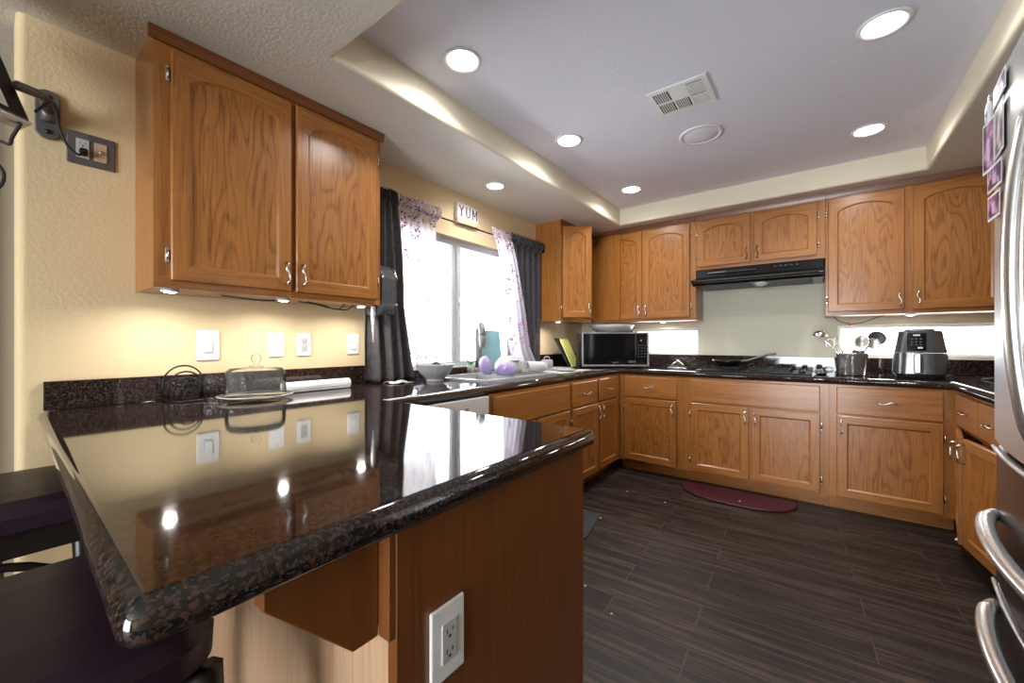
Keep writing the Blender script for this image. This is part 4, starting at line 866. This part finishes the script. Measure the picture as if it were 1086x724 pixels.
# ---------------------------------------------------------------- window counter things
bw = thing('ribbed_bowl', 'grey ribbed footed bowl on the counter in front of the window', 'bowl', (0.275, 1.69, CT+0.0003))
b = MB(); seg = 96; prof = [(0.052, 0.0), (0.055, 0.005), (0.048, 0.012), (0.062, 0.025), (0.088, 0.05), (0.104, 0.078), (0.108, 0.094), (0.114, 0.098), (0.114, 0.106), (0.106, 0.106), (0.10, 0.09), (0.085, 0.052), (0.05, 0.02), (0, 0.018)]
vs, fs = [], []; n = len(prof)
for j in range(seg):
    a = 2*PI*j/seg
    for i, (r_, z) in enumerate(prof):
        k = 1.0+(0.035*abs(math.sin(a*12)) if 3 <= i <= 6 else 0.0); vs.append((r_*k*math.cos(a), r_*k*math.sin(a), z))
for j in range(seg):
    k = (j+1) % seg
    for i in range(n-1): fs.append((j*n+i, k*n+i, k*n+i+1, j*n+i+1))
fs.append([j*n for j in range(seg)][::-1]); b.faces(vs, fs, M['grayglaze'], True); b.build('bowl', M['grayglaze'], bw)
b = MB(); b.lathe([(0, 0), (0.02, 0.004), (0.028, 0.016), (0.018, 0.028), (0, 0.032)], 14, (0.275, 1.70, CT+0.0875), M['dgray'], mat=None); b.lathe([(0, 0), (0.015, 0.004), (0.02, 0.012), (0.012, 0.02), (0, 0.022)], 12, (0.285, 1.745, CT+0.09), M['mid']); b.tube([(0.27, 1.655, CT+0.075), (0.268, 1.64, CT+0.12), (0.262, 1.615, CT+0.16)], 0.0015, 6, M['mid']); b.tube([(0.268, 1.66, CT+0.075), (0.262, 1.67, CT+0.13), (0.25, 1.675, CT+0.18)], 0.0015, 6, M['mid'])
tag(b.build('bowl_trinkets', M['dgray']), 'small dark dried bits and thin stems heaped inside the ribbed grey bowl', 'dried plant')
fc = thing('faucet', 'tall brushed grey gooseneck faucet behind the sink', 'faucet', (0.075, 2.31, CT+0.0003))
b = MB(); b.lathe([(0, 0), (0.036, 0), (0.036, 0.012), (0.03, 0.02), (0.027, 0.045), (0, 0.045)], 28, m=M['faucet']); b.build('base', M['faucet'], fc)
b = MB(); P = [(0, 0, 0.04), (0, 0, 0.10), (0.0, 0, 0.18), (0.0, 0, 0.26), (0.0, 0, 0.31)]+[(0.045-0.045*math.cos(a), -0.03*(1-math.cos(a)), 0.31+0.055*math.sin(a)) for a in [i*PI/10 for i in range(1, 11)]]+[(0.092, -0.06, 0.285)]
b.tube(P, [0.025, 0.024, 0.026, 0.030, 0.028]+[0.026]*10+[0.024], 16, M['faucet']); b.build('neck', M['faucet'], fc)
b = MB(); b.lathe([(0, 0), (0.017, 0.002), (0.024, 0.04), (0.027, 0.08), (0.022, 0.094), (0, 0.094)], 20, (0.093, -0.061, 0.195), M['faucet']); b.build('spray_head', M['mid'], fc)
b = MB(); b.tube([(0.0, 0.025, 0.06), (0.015, 0.05, 0.07), (0.05, 0.075, 0.10)], [0.011, 0.009, 0.007], 10, M['faucet']); b.build('lever', M['faucet'], fc)
pl = thing('potted_plant', 'tiny green plant in a grey pot on the counter below the window', 'plant', (0.085, 2.215, CT+0.0005))
b = MB(); b.lathe([(0, 0), (0.024, 0), (0.030, 0.072), (0.026, 0.072), (0.024, 0.062), (0, 0.062)], 24, m=M['pot']); b.build('pot', M['pot'], pl)
def leafmesh(az, L, up, w=0.022):
    b = MB(); c, s_ = math.cos(az), math.sin(az)
    def f(u, v):
        t = u; r_ = L*t; wid = w*math.sin(PI*min(1, t*0.95+0.03))*(v-0.5)*2; z = 0.062+up*0.8*math.sin(2.3*t)+0.006*(2*abs(v-0.5))**2
        return ((r_*c-wid*s_)*0.6, r_*s_+wid*c, z)
    b.grid(f, 8, 4, M['leaf']); return b.build('leaf', M['leaf'], pl, solid=0.001)
for az, L, up in [(1.3, 0.085, 0.04), (-1.55, 0.095, 0.055), (0.9, 0.06, 0.06), (-0.9, 0.05, 0.03)]: leafmesh(az, L, up)
# teal board leaning at the sill
b = MB(); b.box((-0.003, -0.15, 0), (0.003, 0.12, 0.32), M['teal'], 0.0025); tag(b.build('cutting_board', M['teal'], None, (0.048, 2.52, CT+0.0125+0.003), (0, -0.11, 0.0)), 'teal plastic board standing behind the faucet against the window', 'cutting board')
# drying dishes beside the sink
b = MB(); b.box((0.06, 2.615, CT+0.0006), (0.62, 3.14, CT+0.005), M['towel'], 0.002); tag(b.build('drying_mat', M['towel']), 'pale drying mat spread on the counter under the washed dishes', 'mat')
DZ = CT+0.0058
lc = thing('lavender_bowl', 'lavender bowl standing on its edge beside the faucet', 'bowl', (0.37, 2.045, CT+0.080))
b = MB(); b.lathe([(0, -0.03), (0.036, -0.029), (0.058, -0.012), (0.067, 0.02), (0.064, 0.02), (0.055, -0.010), (0.034, -0.025), (0, -0.026)], 36, m=M['lav'], mat=Matrix.Rotation(1.1, 4, 'Z') @ Matrix.Rotation(1.35, 4, 'Y')); b.build('shell', M['lav'], lc)
lv = thing('lavender_scoop', 'lavender scoop with a pink oval spot lying on the sink divider', 'utensil', (0.45, 2.165, CT+0.0128))
b = MB(); b.lathe([(0, 0), (0.045, 0.002), (0.056, 0.02), (0.05, 0.06), (0.03, 0.085), (0, 0.092)], 30, m=M['lav'], mat=Matrix.Rotation(0.75, 4, 'Z') @ Matrix.Scale(1.3, 4, (1, 0, 0))); b.build('body', M['lav'], lv)
b = MB(); b.lathe([(0, 0.004), (0.013, 0.002), (0.016, -0.002)], 20, m=M['pink'], mat=Matrix.Translation((0.030, -0.046, 0.050)) @ Matrix.Rotation(-0.5, 4, 'Z') @ Matrix.Rotation(PI/2-0.35, 4, 'X')); b.build('spot', M['pink'], lv)
wp = thing('white_pan', 'white domed pan turned upside down with a dark handle slot among the dishes', 'pan', (0.29, 2.40, CT+0.0128))
b = MB(); b.lathe([(0.105, 0.0), (0.107, 0.03), (0.097, 0.075), (0.07, 0.108), (0.03, 0.122), (0, 0.125)], 40, m=M['whitegl'], cap0=True); b.build('shell', M['whitegl'], wp)
b = MB(); b.box((-0.038, -0.008, -0.003), (0.038, 0.008, 0.006), M['black'], 0.003, mat=Matrix.Translation((0.082, -0.030, 0.085)) @ Matrix.Rotation(0.75, 4, 'Z') @ Matrix.Rotation(0.0, 4, 'Y')); b.build('handle', M['black'], wp)
wc = thing('white_bowl', 'white bowl lying on its side in front of the glass jar', 'bowl', (0.47, 2.52, CT+0.0135+0.042))
b = MB(); b.lathe([(0, -0.08), (0.03, -0.075), (0.04, -0.04), (0.0415, 0.075), (0.038, 0.075), (0.036, -0.04), (0, -0.07)], 32, m=M['whitegl'], mat=Matrix.Rotation(-0.6, 4, 'Z') @ Matrix.Rotation(PI/2, 4, 'X')); b.build('shell', M['whitegl'], wc)
gj = thing('glass_jar', 'small clear glass jar at the foot of the bunched sheer curtain', 'jar', (0.24, 2.70, DZ))
b = MB(); b.lathe([(0, 0), (0.034, 0), (0.036, 0.01), (0.036, 0.06), (0.04, 0.075), (0.037, 0.075), (0.032, 0.06), (0.032, 0.006), (0, 0.006)], 30, m=M['dome']); b.build('shell', M['dome'], gj)
b = MB(); b.tube([(0.04*math.cos(a), 0.04*math.sin(a), 0.075) for a in [i*2*PI/24 for i in range(24)]], 0.002, 6, M['whitegl'], closed=True); b.build('rim', M['whitegl'], gj)
ty = thing('white_tray', 'flat white tray under the grey mug', 'tray', (0.36, 2.96, DZ))
b = MB(); b.box((-0.10, -0.09, 0.0), (0.10, 0.11, 0.006), M['whitegl'], 0.002); b.build('base', M['whitegl'], ty)
b = MB(); b.box((-0.105, -0.095, 0.0062), (0.105, -0.089, 0.016), M['whitegl'], 0.002); b.box((-0.105, 0.109, 0.0062), (0.105, 0.115, 0.016), M['whitegl'], 0.002); b.box((-0.105, -0.0885, 0.0062), (-0.099, 0.1085, 0.016), M['whitegl'], 0.002); b.box((0.099, -0.0885, 0.0062), (0.105, 0.1085, 0.016), M['whitegl'], 0.002); b.build('edge', M['whitegl'], ty)
mg = thing('grey_mug', 'grey mug lying on its side on the white tray', 'mug', (0.31, 2.915, DZ+0.0465))
mt = Matrix.Rotation(0.75, 4, 'Z') @ Matrix.Rotation(PI/2, 4, 'Y')
b = MB(); b.lathe([(0, -0.045), (0.036, -0.045), (0.039, -0.04), (0.039, 0.045), (0.036, 0.045), (0.035, -0.038), (0, -0.038)], 32, m=M['mid'], mat=mt); b.build('cup', M['mid'], mg)
b = MB(); b.tube([(-0.039*1.0, 0.0, -0.025), (-0.058, 0, -0.02), (-0.064, 0, 0.0), (-0.058, 0, 0.02), (-0.039, 0, 0.025)], 0.005, 8, M['mid'], mat=mt); b.build('handle', M['mid'], mg)
pd = thing('white_plate', 'white plate lying flat near the counter edge before the tray', 'plate', (0.53, 2.86, DZ))
b = MB(); b.lathe([(0, 0), (0.045, 0), (0.075, 0.010), (0.078, 0.013), (0.073, 0.013), (0.044, 0.004), (0, 0.004)], 40, m=M['whitegl']); b.build('dish', M['whitegl'], pd)
b = MB(); b.tube([(0.50, 2.955, CT+0.010), (0.50, 3.0, CT+0.012), (0.515, 3.05, CT+0.012), (0.51, 3.10, CT+0.010)], [0.004, 0.005, 0.005, 0.004], 8, M['black']); tag(b.build('kitchen_utensil', M['black']), 'black handled utensil lying in front of the white tray', 'utensil')
# counter towel at the window
def f_tow(u, v):
    x = 0.15+0.10*v+0.012*math.sin(u*7)+0.01*math.sin(v*5+u*3); y = 1.41+0.13*u+0.014*math.sin(v*6); z = CT+0.004+0.006*(1+math.sin(u*9+v*4))*math.exp(-((u-0.5)**2+(v-0.4)**2)*2.0)
    return (x, y, z)
b = MB(); b.grid(f_tow, 26, 18, M['towel']); tag(b.build('dish_towel', M['towel'], fix=False, solid=0.002), 'rumpled white cloth on the counter at the foot of the dark curtain', 'towel')

# ---------------------------------------------------------------- corner: boards, microwave, platter
def board(label, m, loc, rz, lean, w, h, t=0.008):
    b = MB(); r_ = 0.02
    pts = [(-w/2, 0), (w/2, 0), (w/2, h-r_)]+[(w/2-r_+r_*math.cos(a), h-r_+r_*math.sin(a)) for a in (0.5, 1.0, PI/2)]+[(-w/2+r_, h)]+[(-w/2+r_-r_*math.sin(a), h-r_+r_*math.cos(a)) for a in (0.5, 1.0, PI/2)]
    b.prism(pts, -t/2, t/2, 1, m); o = b.build('cutting_board', m, None, loc, (lean, 0, rz), bevel=0.0015)
    return tag(o, label, 'cutting board', 'cutting boards in the corner')
board('black cutting board leaning at the back of the pair beside the microwave', M['black'], (0.252, 3.452, CT+0.0035), math.radians(107), -0.50, 0.22, 0.31, 0.009)
board('yellow-green cutting board in front of the black one beside the microwave', M['lime'], (0.292, 3.462, CT+0.0035), math.radians(93), -0.46, 0.17, 0.295, 0.008)
mrz = math.radians(37)
mw = thing('microwave', 'silver framed black microwave standing across the corner', 'microwave', (0.635, 3.595, CT), mrz)
b = MB(); b.box((-0.31, 0.012, 0.014), (0.31, 0.37, 0.325), M['dgray'], 0.006); b.build('housing', M['dgray'], mw)
b = MB()
for a, c in [((-0.312, 0.012), (0.312, 0.028)), ((-0.312, 0.317), (0.312, 0.33))]: b.box((a[0], -0.012, a[1]), (c[0], 0.0115, c[1]), M['steelrim'], 0.002)
for x in (-0.312, 0.298): b.box((x, -0.012, 0.0285), (x+0.014, 0.0115, 0.3165), M['steelrim'], 0.002)
b.build('frame', M['steelrim'], mw)
b = MB(); b.box((-0.297, -0.006, 0.029), (0.185, 0.0115, 0.316), M['screen'], 0.001); dr = b.build('door', M['screen'], mw)
b = MB(); b.box((-0.03, -0.0068, 0.045), (0.03, -0.0062, 0.054), M['label']); b.build('maker_mark', M['label'], dr)
b = MB(); b.box((0.187, -0.005, 0.029), (0.297, 0.0115, 0.316), M['blackgl'], 0.001); cp = b.build('control_panel', M['blackgl'], mw)
b = MB()
for i in range(3):
    for j in range(5): b.box((0.205+i*0.03, -0.0056, 0.10+j*0.026), (0.220+i*0.03, -0.0052, 0.108+j*0.026), M['label'])
b.box((0.235, -0.0056, 0.25), (0.245, -0.0052, 0.258), M['white'])
b.build('keypad', M['label'], cp)
b = MB(); b.box((0.12, -0.0072, 0.046), (0.19, -0.0063, 0.066), M['label']); b.build('sticker', M['mid'], mw)
for x in (-0.26, 0.26):
    for y in (0.06, 0.32):
        b = MB(); b.lathe([(0, 0.0005), (0.014, 0.0005), (0.012, 0.0138), (0, 0.0138)], 14, (x, y, 0), M['black']); b.build('foot', M['black'], mw)
pt = thing('platter', 'wide white shallow platter resting on top of the microwave', 'platter', (0.545, 3.72, CT+0.3305))
b = MB(); b.lathe([(0, 0), (0.135, 0), (0.15, 0.006), (0.19, 0.04), (0.215, 0.068), (0.21, 0.069), (0.185, 0.045), (0.145, 0.012), (0.0, 0.008)], 56, m=M['whitegl']); b.build('dish', M['whitegl'], pt)
b = MB(); b.tube([(0.213*math.cos(a), 0.213*math.sin(a), 0.0700) for a in [i*2*PI/48 for i in range(48)]], 0.003, 6, M['whitegl'], closed=True); b.build('rim', M['whitegl'], pt)
kb = thing('storage_box', 'dark slim upright box between the cutting boards and the microwave', 'box', (0.312, 3.462, CT+0.0005), 0.55)
b = MB(); b.box((-0.015, -0.03, 0), (0.015, 0.03, 0.262), M['black'], 0.004); b.build('block', M['black'], kb)
b = MB(); b.box((-0.014, -0.028, 0.2625), (0.014, 0.028, 0.268), M['dgray'], 0.002); b.build('lid', M['dgray'], kb)
# clear triangle holder
tr = thing('napkin_holder', 'small clear triangular holder on the counter right of the microwave', 'holder', (1.13, 3.79, CT+0.0006))
b = MB(); P = [(-0.075, 0, 0.005), (0.075, 0, 0.005), (0.0, 0.02, 0.075)]; b.tube(P, 0.0045, 8, M['chrome'], closed=True); b.build('front_loop', M['chrome'], tr)
b = MB(); P = [(-0.075, 0.07, 0.005), (0.075, 0.07, 0.005), (0.0, 0.05, 0.075)]; b.tube(P, 0.0045, 8, M['chrome'], closed=True); b.build('rear_loop', M['chrome'], tr)
b = MB(); b.box((-0.07, 0.0, 0.001), (0.07, 0.07, 0.0045), M['whitegl'], 0.001); b.build('base', M['whitegl'], tr)
b = MB(); b.faces([(-0.066, 0.004, 0.012), (0.066, 0.004, 0.012), (0.0, 0.019, 0.066), (-0.066, 0.006, 0.012), (0.066, 0.006, 0.012), (0.0, 0.021, 0.066)], [(0, 1, 2), (5, 4, 3), (0, 3, 4, 1), (1, 4, 5, 2), (2, 5, 3, 0)], M['dome']); b.build('pane', M['dome'], tr)
# spoon rest with small utensils on the right of the cooktop
sr = thing('spoon_rest', 'crumpled shiny spoon rest at the right end of the cooktop', 'spoon rest', (2.165, 3.77, CT+0.0006))
b = MB(); b.lathe([(0, 0.0), (0.04, 0.0), (0.062, 0.010), (0.066, 0.014), (0.06, 0.013), (0.038, 0.004), (0, 0.004)], 30, m=M['chrome'], mat=Matrix.Scale(0.72, 4, (1, 0, 0))); b.build('dish', M['chrome'], sr)
b = MB(); b.lathe([(0, 0), (0.018, 0.004), (0.026, 0.02), (0.015, 0.034), (0, 0.036)], 16, (-0.012, 0.0, 0.0065), M['faucet']); b.build('strainer', M['faucet'], sr)
b = MB(); b.tube([(0.012, -0.012, 0.012), (0.05, -0.04, 0.02), (0.085, -0.055, 0.01)], 0.004, 8, M['chrome']); b.build('handle', M['chrome'], sr)

# utensil can
uc = thing('utensil_can', 'stainless steel can holding kitchen utensils left of the air fryer', 'utensil holder', (2.34, 3.80, CT+0.0006))
b = MB(); b.lathe([(0, 0.004), (0.070, 0.004), (0.074, 0.008), (0.090, 0.155), (0.092, 0.158), (0.088, 0.158), (0.072, 0.012), (0, 0.010)], 40, m=M['satin']); b.build('can', M['satin'], uc)
b = MB(); b.lathe([(0, 0), (0.072, 0), (0.072, 0.0038), (0, 0.0038)], 40, m=M['black']); b.build('base_ring', M['black'], uc)
ux, uy, uz = 2.34, 3.80, CT+0.0006
def utensil(name, label, base, tip, hr, hm, head=None):
    t = thing(name, label, 'utensil', (ux, uy, uz), 0, 'utensils in the steel can')
    b = MB(); b.tube([base, [a*0.5+c*0.5 for a, c in zip(base, tip)], tip], [hr, hr, hr*0.8], 8, hm); b.build('handle', hm, t)
    return t
t = utensil('ladle', 'steel ladle leaning far left out of the utensil can', (0.02, 0.02, 0.014), (-0.175, -0.02, 0.285), 0.0045, M['chrome'])
b = MB(); b.lathe([(0.046, 0.0), (0.044, 0.015), (0.032, 0.034), (0, 0.043)], 26, (-0.185, -0.025, 0.282), M['chrome'], cap0=False); b.lathe([(0.044, 0.0), (0.042, 0.014), (0.03, 0.032), (0, 0.041)], 26, (-0.185, -0.025, 0.282), M['chrome'], cap0=False); b.build('bowl', M['chrome'], t)
t = utensil('sieve_spoon', 'thin wire loop spoon below the ladle in the utensil can', (0.0, -0.03, 0.014), (-0.105, -0.045, 0.195), 0.004, M['chrome'])
b = MB(); b.tube([(-0.125+0.03*math.cos(a)*0.8, -0.047, 0.225+0.036*math.sin(a)) for a in [i*2*PI/20 for i in range(20)]], 0.003, 6, M['chrome'], closed=True); b.build('loop', M['chrome'], t)
t = utensil('whisk', 'wire whisk with a black grip standing left of centre in the can', (0.0, 0.0, 0.014), (-0.058, 0.0, 0.185), 0.007, M['black'])
for k in range(4):
    a0 = k*PI/4; b = MB(); P = []
    for i in range(15):
        u = i/14; r_ = 0.024*math.sin(PI*u)**0.8; z = 0.09*(1-abs(2*u-1)**1.7); sgn = 1 if u > 0.5 else -1
        rr_ = 0.024*sgn*math.sin(PI*min(1, max(0, abs(2*u-1))))**0.7
        P.append((-0.058-0.025*z/0.09+rr_*math.cos(a0), rr_*math.sin(a0), 0.184+z))
    b.tube(P, 0.0012, 5, M['chrome']); b.build('loop', M['chrome'], t)
t = utensil('tongs', 'pair of steel tongs rising straight from the utensil can', (0.005, 0.03, 0.014), (0.0, 0.035, 0.15), 0.006, M['chrome'])
for s_ in (-1, 1):
    b = MB(); b.box((-0.009, -0.002, 0.0), (0.009, 0.002, 0.16), M['satin'], 0.001, mat=Matrix.Translation((s_*0.014, 0.035, 0.145)) @ Matrix.Rotation(0.06*s_, 4, 'Y')); b.build('arm', M['satin'], t)
t = utensil('slotted_spoon', 'steel serving spoon with a broad bowl at the right of the can', (-0.02, -0.02, 0.014), (0.045, -0.03, 0.19), 0.0045, M['chrome'])
b = MB(); b.lathe([(0, 0), (0.03, 0.003), (0.042, 0.011), (0.04, 0.012), (0.028, 0.006), (0, 0.004)], 24, m=M['chrome'], mat=Matrix.Translation((0.05, -0.035, 0.235)) @ Matrix.Rotation(1.3, 4, 'X') @ Matrix.Scale(1.25, 4, (0, 1, 0))); b.build('bowl', M['chrome'], t)
t = utensil('black_spoon', 'black spoon with a large round head leaning right out of the can', (-0.03, 0.02, 0.014), (0.10, 0.02, 0.225), 0.006, M['black'])
b = MB(); b.lathe([(0, 0), (0.035, 0.004), (0.052, 0.016), (0.049, 0.017), (0.033, 0.008), (0, 0.005)], 26, m=M['dgray'], mat=Matrix.Translation((0.132, 0.015, 0.262)) @ Matrix.Rotation(0.5, 4, 'Y') @ Matrix.Rotation(1.25, 4, 'X')); b.build('bowl', M['dgray'], t)
t = utensil('serving_spoon', 'pale steel spoon in front of the black spoon in the can', (-0.02, 0.0, 0.014), (0.085, -0.01, 0.195), 0.0045, M['chrome'])
b = MB(); b.lathe([(0, 0), (0.028, 0.003), (0.04, 0.012), (0.038, 0.013), (0.026, 0.006), (0, 0.004)], 24, m=M['steel'], mat=Matrix.Translation((0.11, -0.018, 0.225)) @ Matrix.Rotation(0.6, 4, 'Y') @ Matrix.Rotation(1.3, 4, 'X')); b.build('bowl', M['steel'], t)
t = utensil('masher', 'dark potato masher in the middle of the utensil can', (0.0, 0.0, 0.03), (0.03, -0.005, 0.16), 0.0055, M['black'])
b = MB(); b.box((-0.035, -0.006, 0.0), (0.035, 0.006, 0.022), M['black'], 0.004, mat=Matrix.Translation((0.033, -0.005, 0.160))); b.build('head', M['black'], t)

# air fryer
af = thing('air_fryer', 'dark metallic air fryer on the back counter before the window', 'air fryer', (2.685, 3.80, CT+0.0005), math.radians(-5)); af.scale = (0.93, 0.93, 1.17)
def rr_loop(w, d, r_, z, n=6):
    P = []
    for (sx, sy, a0) in ((1, 1, 0), (-1, 1, PI/2), (-1, -1, PI), (1, -1, 3*PI/2)):
        for i in range(n+1):
            a = a0+i*PI/2/n; P.append((sx*(w/2-r_)+r_*math.cos(a), sy*(d/2-r_)+r_*math.sin(a), z))
    return P
def loft(b, secs, m, cap=True):
    n = len(secs[0])
    for A, B in zip(secs, secs[1:]): b.faces(A+B, [(i, (i+1) % n, n+(i+1) % n, n+i) for i in range(n)], m, True)
    if cap: b.faces(secs[0][::-1], [list(range(n))], m); b.faces(secs[-1], [list(range(n))], m)
    return b
b = MB(); loft(b, [rr_loop(0.275, 0.27, 0.07, 0.022), rr_loop(0.285, 0.28, 0.07, 0.028), rr_loop(0.274, 0.269, 0.07, 0.142)], M['airfry']); lo = b.build('basket_drawer', M['airfry'], af)
b = MB(); loft(b, [rr_loop(0.272, 0.267, 0.07, 0.1445), rr_loop(0.236, 0.234, 0.07, 0.24), rr_loop(0.226, 0.224, 0.07, 0.262), rr_loop(0.212, 0.21, 0.07, 0.268)], M['airfry']); bo = b.build('body', M['airfry'], af)
b = MB(); loft(b, [rr_loop(0.16, 0.15, 0.06, 0.2685), rr_loop(0.15, 0.14, 0.06, 0.278), rr_loop(0.10, 0.09, 0.04, 0.282)], M['faucet']); b.build('top_vent', M['steelrim'], af)
b = MB(); loft(b, [rr_loop(0.25, 0.24, 0.07, 0.006), rr_loop(0.26, 0.25, 0.07, 0.0215)], M['black']); b.build('base', M['black'], af)
for x in (-0.09, 0.09):
    for y in (-0.09, 0.09):
        b = MB(); b.lathe([(0, 0), (0.012, 0), (0.012, 0.0058), (0, 0.0058)], 12, (x, y, 0), M['rubber']); b.build('foot', M['rubber'], af)
fm = Matrix.Translation((-0.02, -0.1345, 0.156)) @ Matrix.Rotation(-0.11, 4, 'X')
b = MB(); b.box((-0.048, -0.004, 0.0), (0.048, 0.002, 0.098), M['blackgl'], 0.003, mat=fm); pnl = b.build('control_panel', M['blackgl'], af)
b = MB(); b.box((-0.018, -0.0052, 0.082), (0.018, -0.0043, 0.090), M['white'], mat=fm); b.box((0.005, -0.0052, 0.012), (0.03, -0.0043, 0.020), M['white'], mat=fm)
for i in range(3):
    for j in range(3): b.box((-0.03+i*0.022, -0.0052, 0.03+j*0.016), (-0.018+i*0.022, -0.0043, 0.036+j*0.016), M['label'], mat=fm)
b.build('display_print', M['label'], pnl)
b = MB(); b.box((-0.036, -0.185, 0.030), (0.002, -0.143, 0.14), M['steel'], 0.008); b.box((0.0025, -0.18, 0.034), (0.012, -0.143, 0.136), M['black'], 0.003); b.build('handle', M['steel'], lo)
b = MB(); b.cord([(3.02, 3.95, CT+0.004), (2.98, 3.86, CT+0.004), (3.06, 3.78, CT+0.02), (3.14, 3.83, CT+0.005)], 0.0035, 6, M['rubber']); tag(b.build('appliance_cord', M['rubber']), 'black appliance cord on the counter in the right back corner', 'cord')

# ---------------------------------------------------------------- floor things
mt_ = []
for i in range(25):
    a = PI+PI*i/24
    mt_.append((1.655+0.375*abs(math.cos(a))**0.75*(1 if math.cos(a) > 0 else -1), 3.43+0.23*math.sin(a)*1.0))
mm = curve_slab('floor_mat', [[(1.28, 3.50), *mt_, (2.03, 3.50)]], 0.0006, 0.018, 0.007, M['burg'])
tag(mm, 'burgundy half-round cushioned mat on the floor before the cooktop cabinet', 'mat')
b = MB(); b.prism([(0.80, 1.60), (1.06, 1.60), (1.06, 2.18), (0.995, 2.50), (0.80, 2.50)], 0.0006, 0.010, 2, M['darkmat']); tag(b.build('floor_mat', M['darkmat'], bevel=0.003), 'charcoal floor mat half hidden behind the peninsula by the sink', 'mat')
b = MB(); b.faces([(2.80, 3.50, 0.001), (2.88, 3.47, 0.001), (2.90, 3.53, 0.018), (2.83, 3.56, 0.006), (2.80, 3.50, 0.002), (2.88, 3.47, 0.002), (2.90, 3.53, 0.019), (2.83, 3.56, 0.007)], [(0, 3, 2, 1), (4, 5, 6, 7), (0, 1, 5, 4), (1, 2, 6, 5), (2, 3, 7, 6), (3, 0, 4, 7)], M['paper']); tag(b.build('paper_scrap', M['paper'], None, (-0.02, -0.06, 0)), 'crumpled white paper scrap on the floor in the right corner', 'paper')
for x, y, lab in [(1.02, 2.44, 'on the charcoal floor mat'), (0.98, 3.00, 'on the floor between the charcoal mat and the corner'), (1.27, 2.98, 'on the floor left of the burgundy mat'), (1.27, 1.73, 'in the middle of the floor in front of the peninsula'), (1.7, 3.28, 'on the burgundy mat'), (1.45, 1.62, 'on the floor closest to the peninsula end panel')]:
    b = MB(); z = 0.0186 if 'burgundy mat' in lab and 'left' not in lab else 0.0006
    b.lathe([(0, 0), (0.006, 0.0), (0.0055, 0.003), (0.002, 0.0045), (0, 0.0045)], 7, (x, y, z if 'charcoal' not in lab else 0.0104), M['dust']); tag(b.build('crumb', M['dust']), 'tiny pale crumb ' + lab, 'crumb', 'crumbs on the floor')

# ---------------------------------------------------------------- bar stools
def stool(x, y, rz, label):
    r = thing('bar_stool', label, 'bar stool', (x, y, 0), rz, 'bar stools at the peninsula')
    b = MB()
    secs = [rr_loop(0.40, 0.40, 0.06, 0.685), rr_loop(0.425, 0.425, 0.07, 0.695), rr_loop(0.43, 0.43, 0.075, 0.73), rr_loop(0.41, 0.41, 0.075, 0.752), rr_loop(0.36, 0.36, 0.07, 0.764), rr_loop(0.2, 0.2, 0.05, 0.768)]
    loft(b, secs, M['seat']); q = b.build('seat', M['seat'], r); sm = q.modifiers.new('round', 'SUBSURF'); sm.levels = 1; sm.render_levels = 2
    b = MB()
    for s_ in (-1, 1): b.box((-0.17, s_*0.175-0.012, 0.625), (0.17, s_*0.175+0.012, 0.6845), M['stoolwood'], 0.003); b.box((s_*0.175-0.012, -0.161, 0.625), (s_*0.175+0.012, 0.161, 0.6845), M['stoolwood'], 0.003)
    b.build('apron', M['stoolwood'], r)
    for sx in (-1, 1):
        for sy in (-1, 1):
            b = MB(); b.tube([(sx*0.19, sy*0.19, 0.684), (sx*0.2, sy*0.2, 0.35), (sx*0.225, sy*0.225, 0.0006)], [0.024, 0.021, 0.017], 8, M['stoolwood']); b.build('leg', M['stoolwood'], r)
    for ang in range(4):
        b = MB(); rt = Matrix.Rotation(ang*PI/2, 4, 'Z'); P = [(-0.19+0.38*i/12, -0.195, 0.50+0.115*math.sin(PI*i/12)) for i in range(13)]
        b.tube(P, 0.011, 8, M['stoolwood'], mat=rt); b.build('arched_brace', M['stoolwood'], r)
        b = MB(); b.tube([(-0.205, -0.208, 0.22), (0.205, -0.208, 0.22)], 0.011, 8, M['stoolwood'], mat=rt); b.build('foot_rail', M['stoolwood'], r)
stool(0.40, 0.01, 0.0, 'dark plum leather bar stool tucked under the bar next to the cream wall')
stool(1.255, 0.005, 0.0, 'dark plum leather bar stool nearest the camera under the corner of the granite bar')
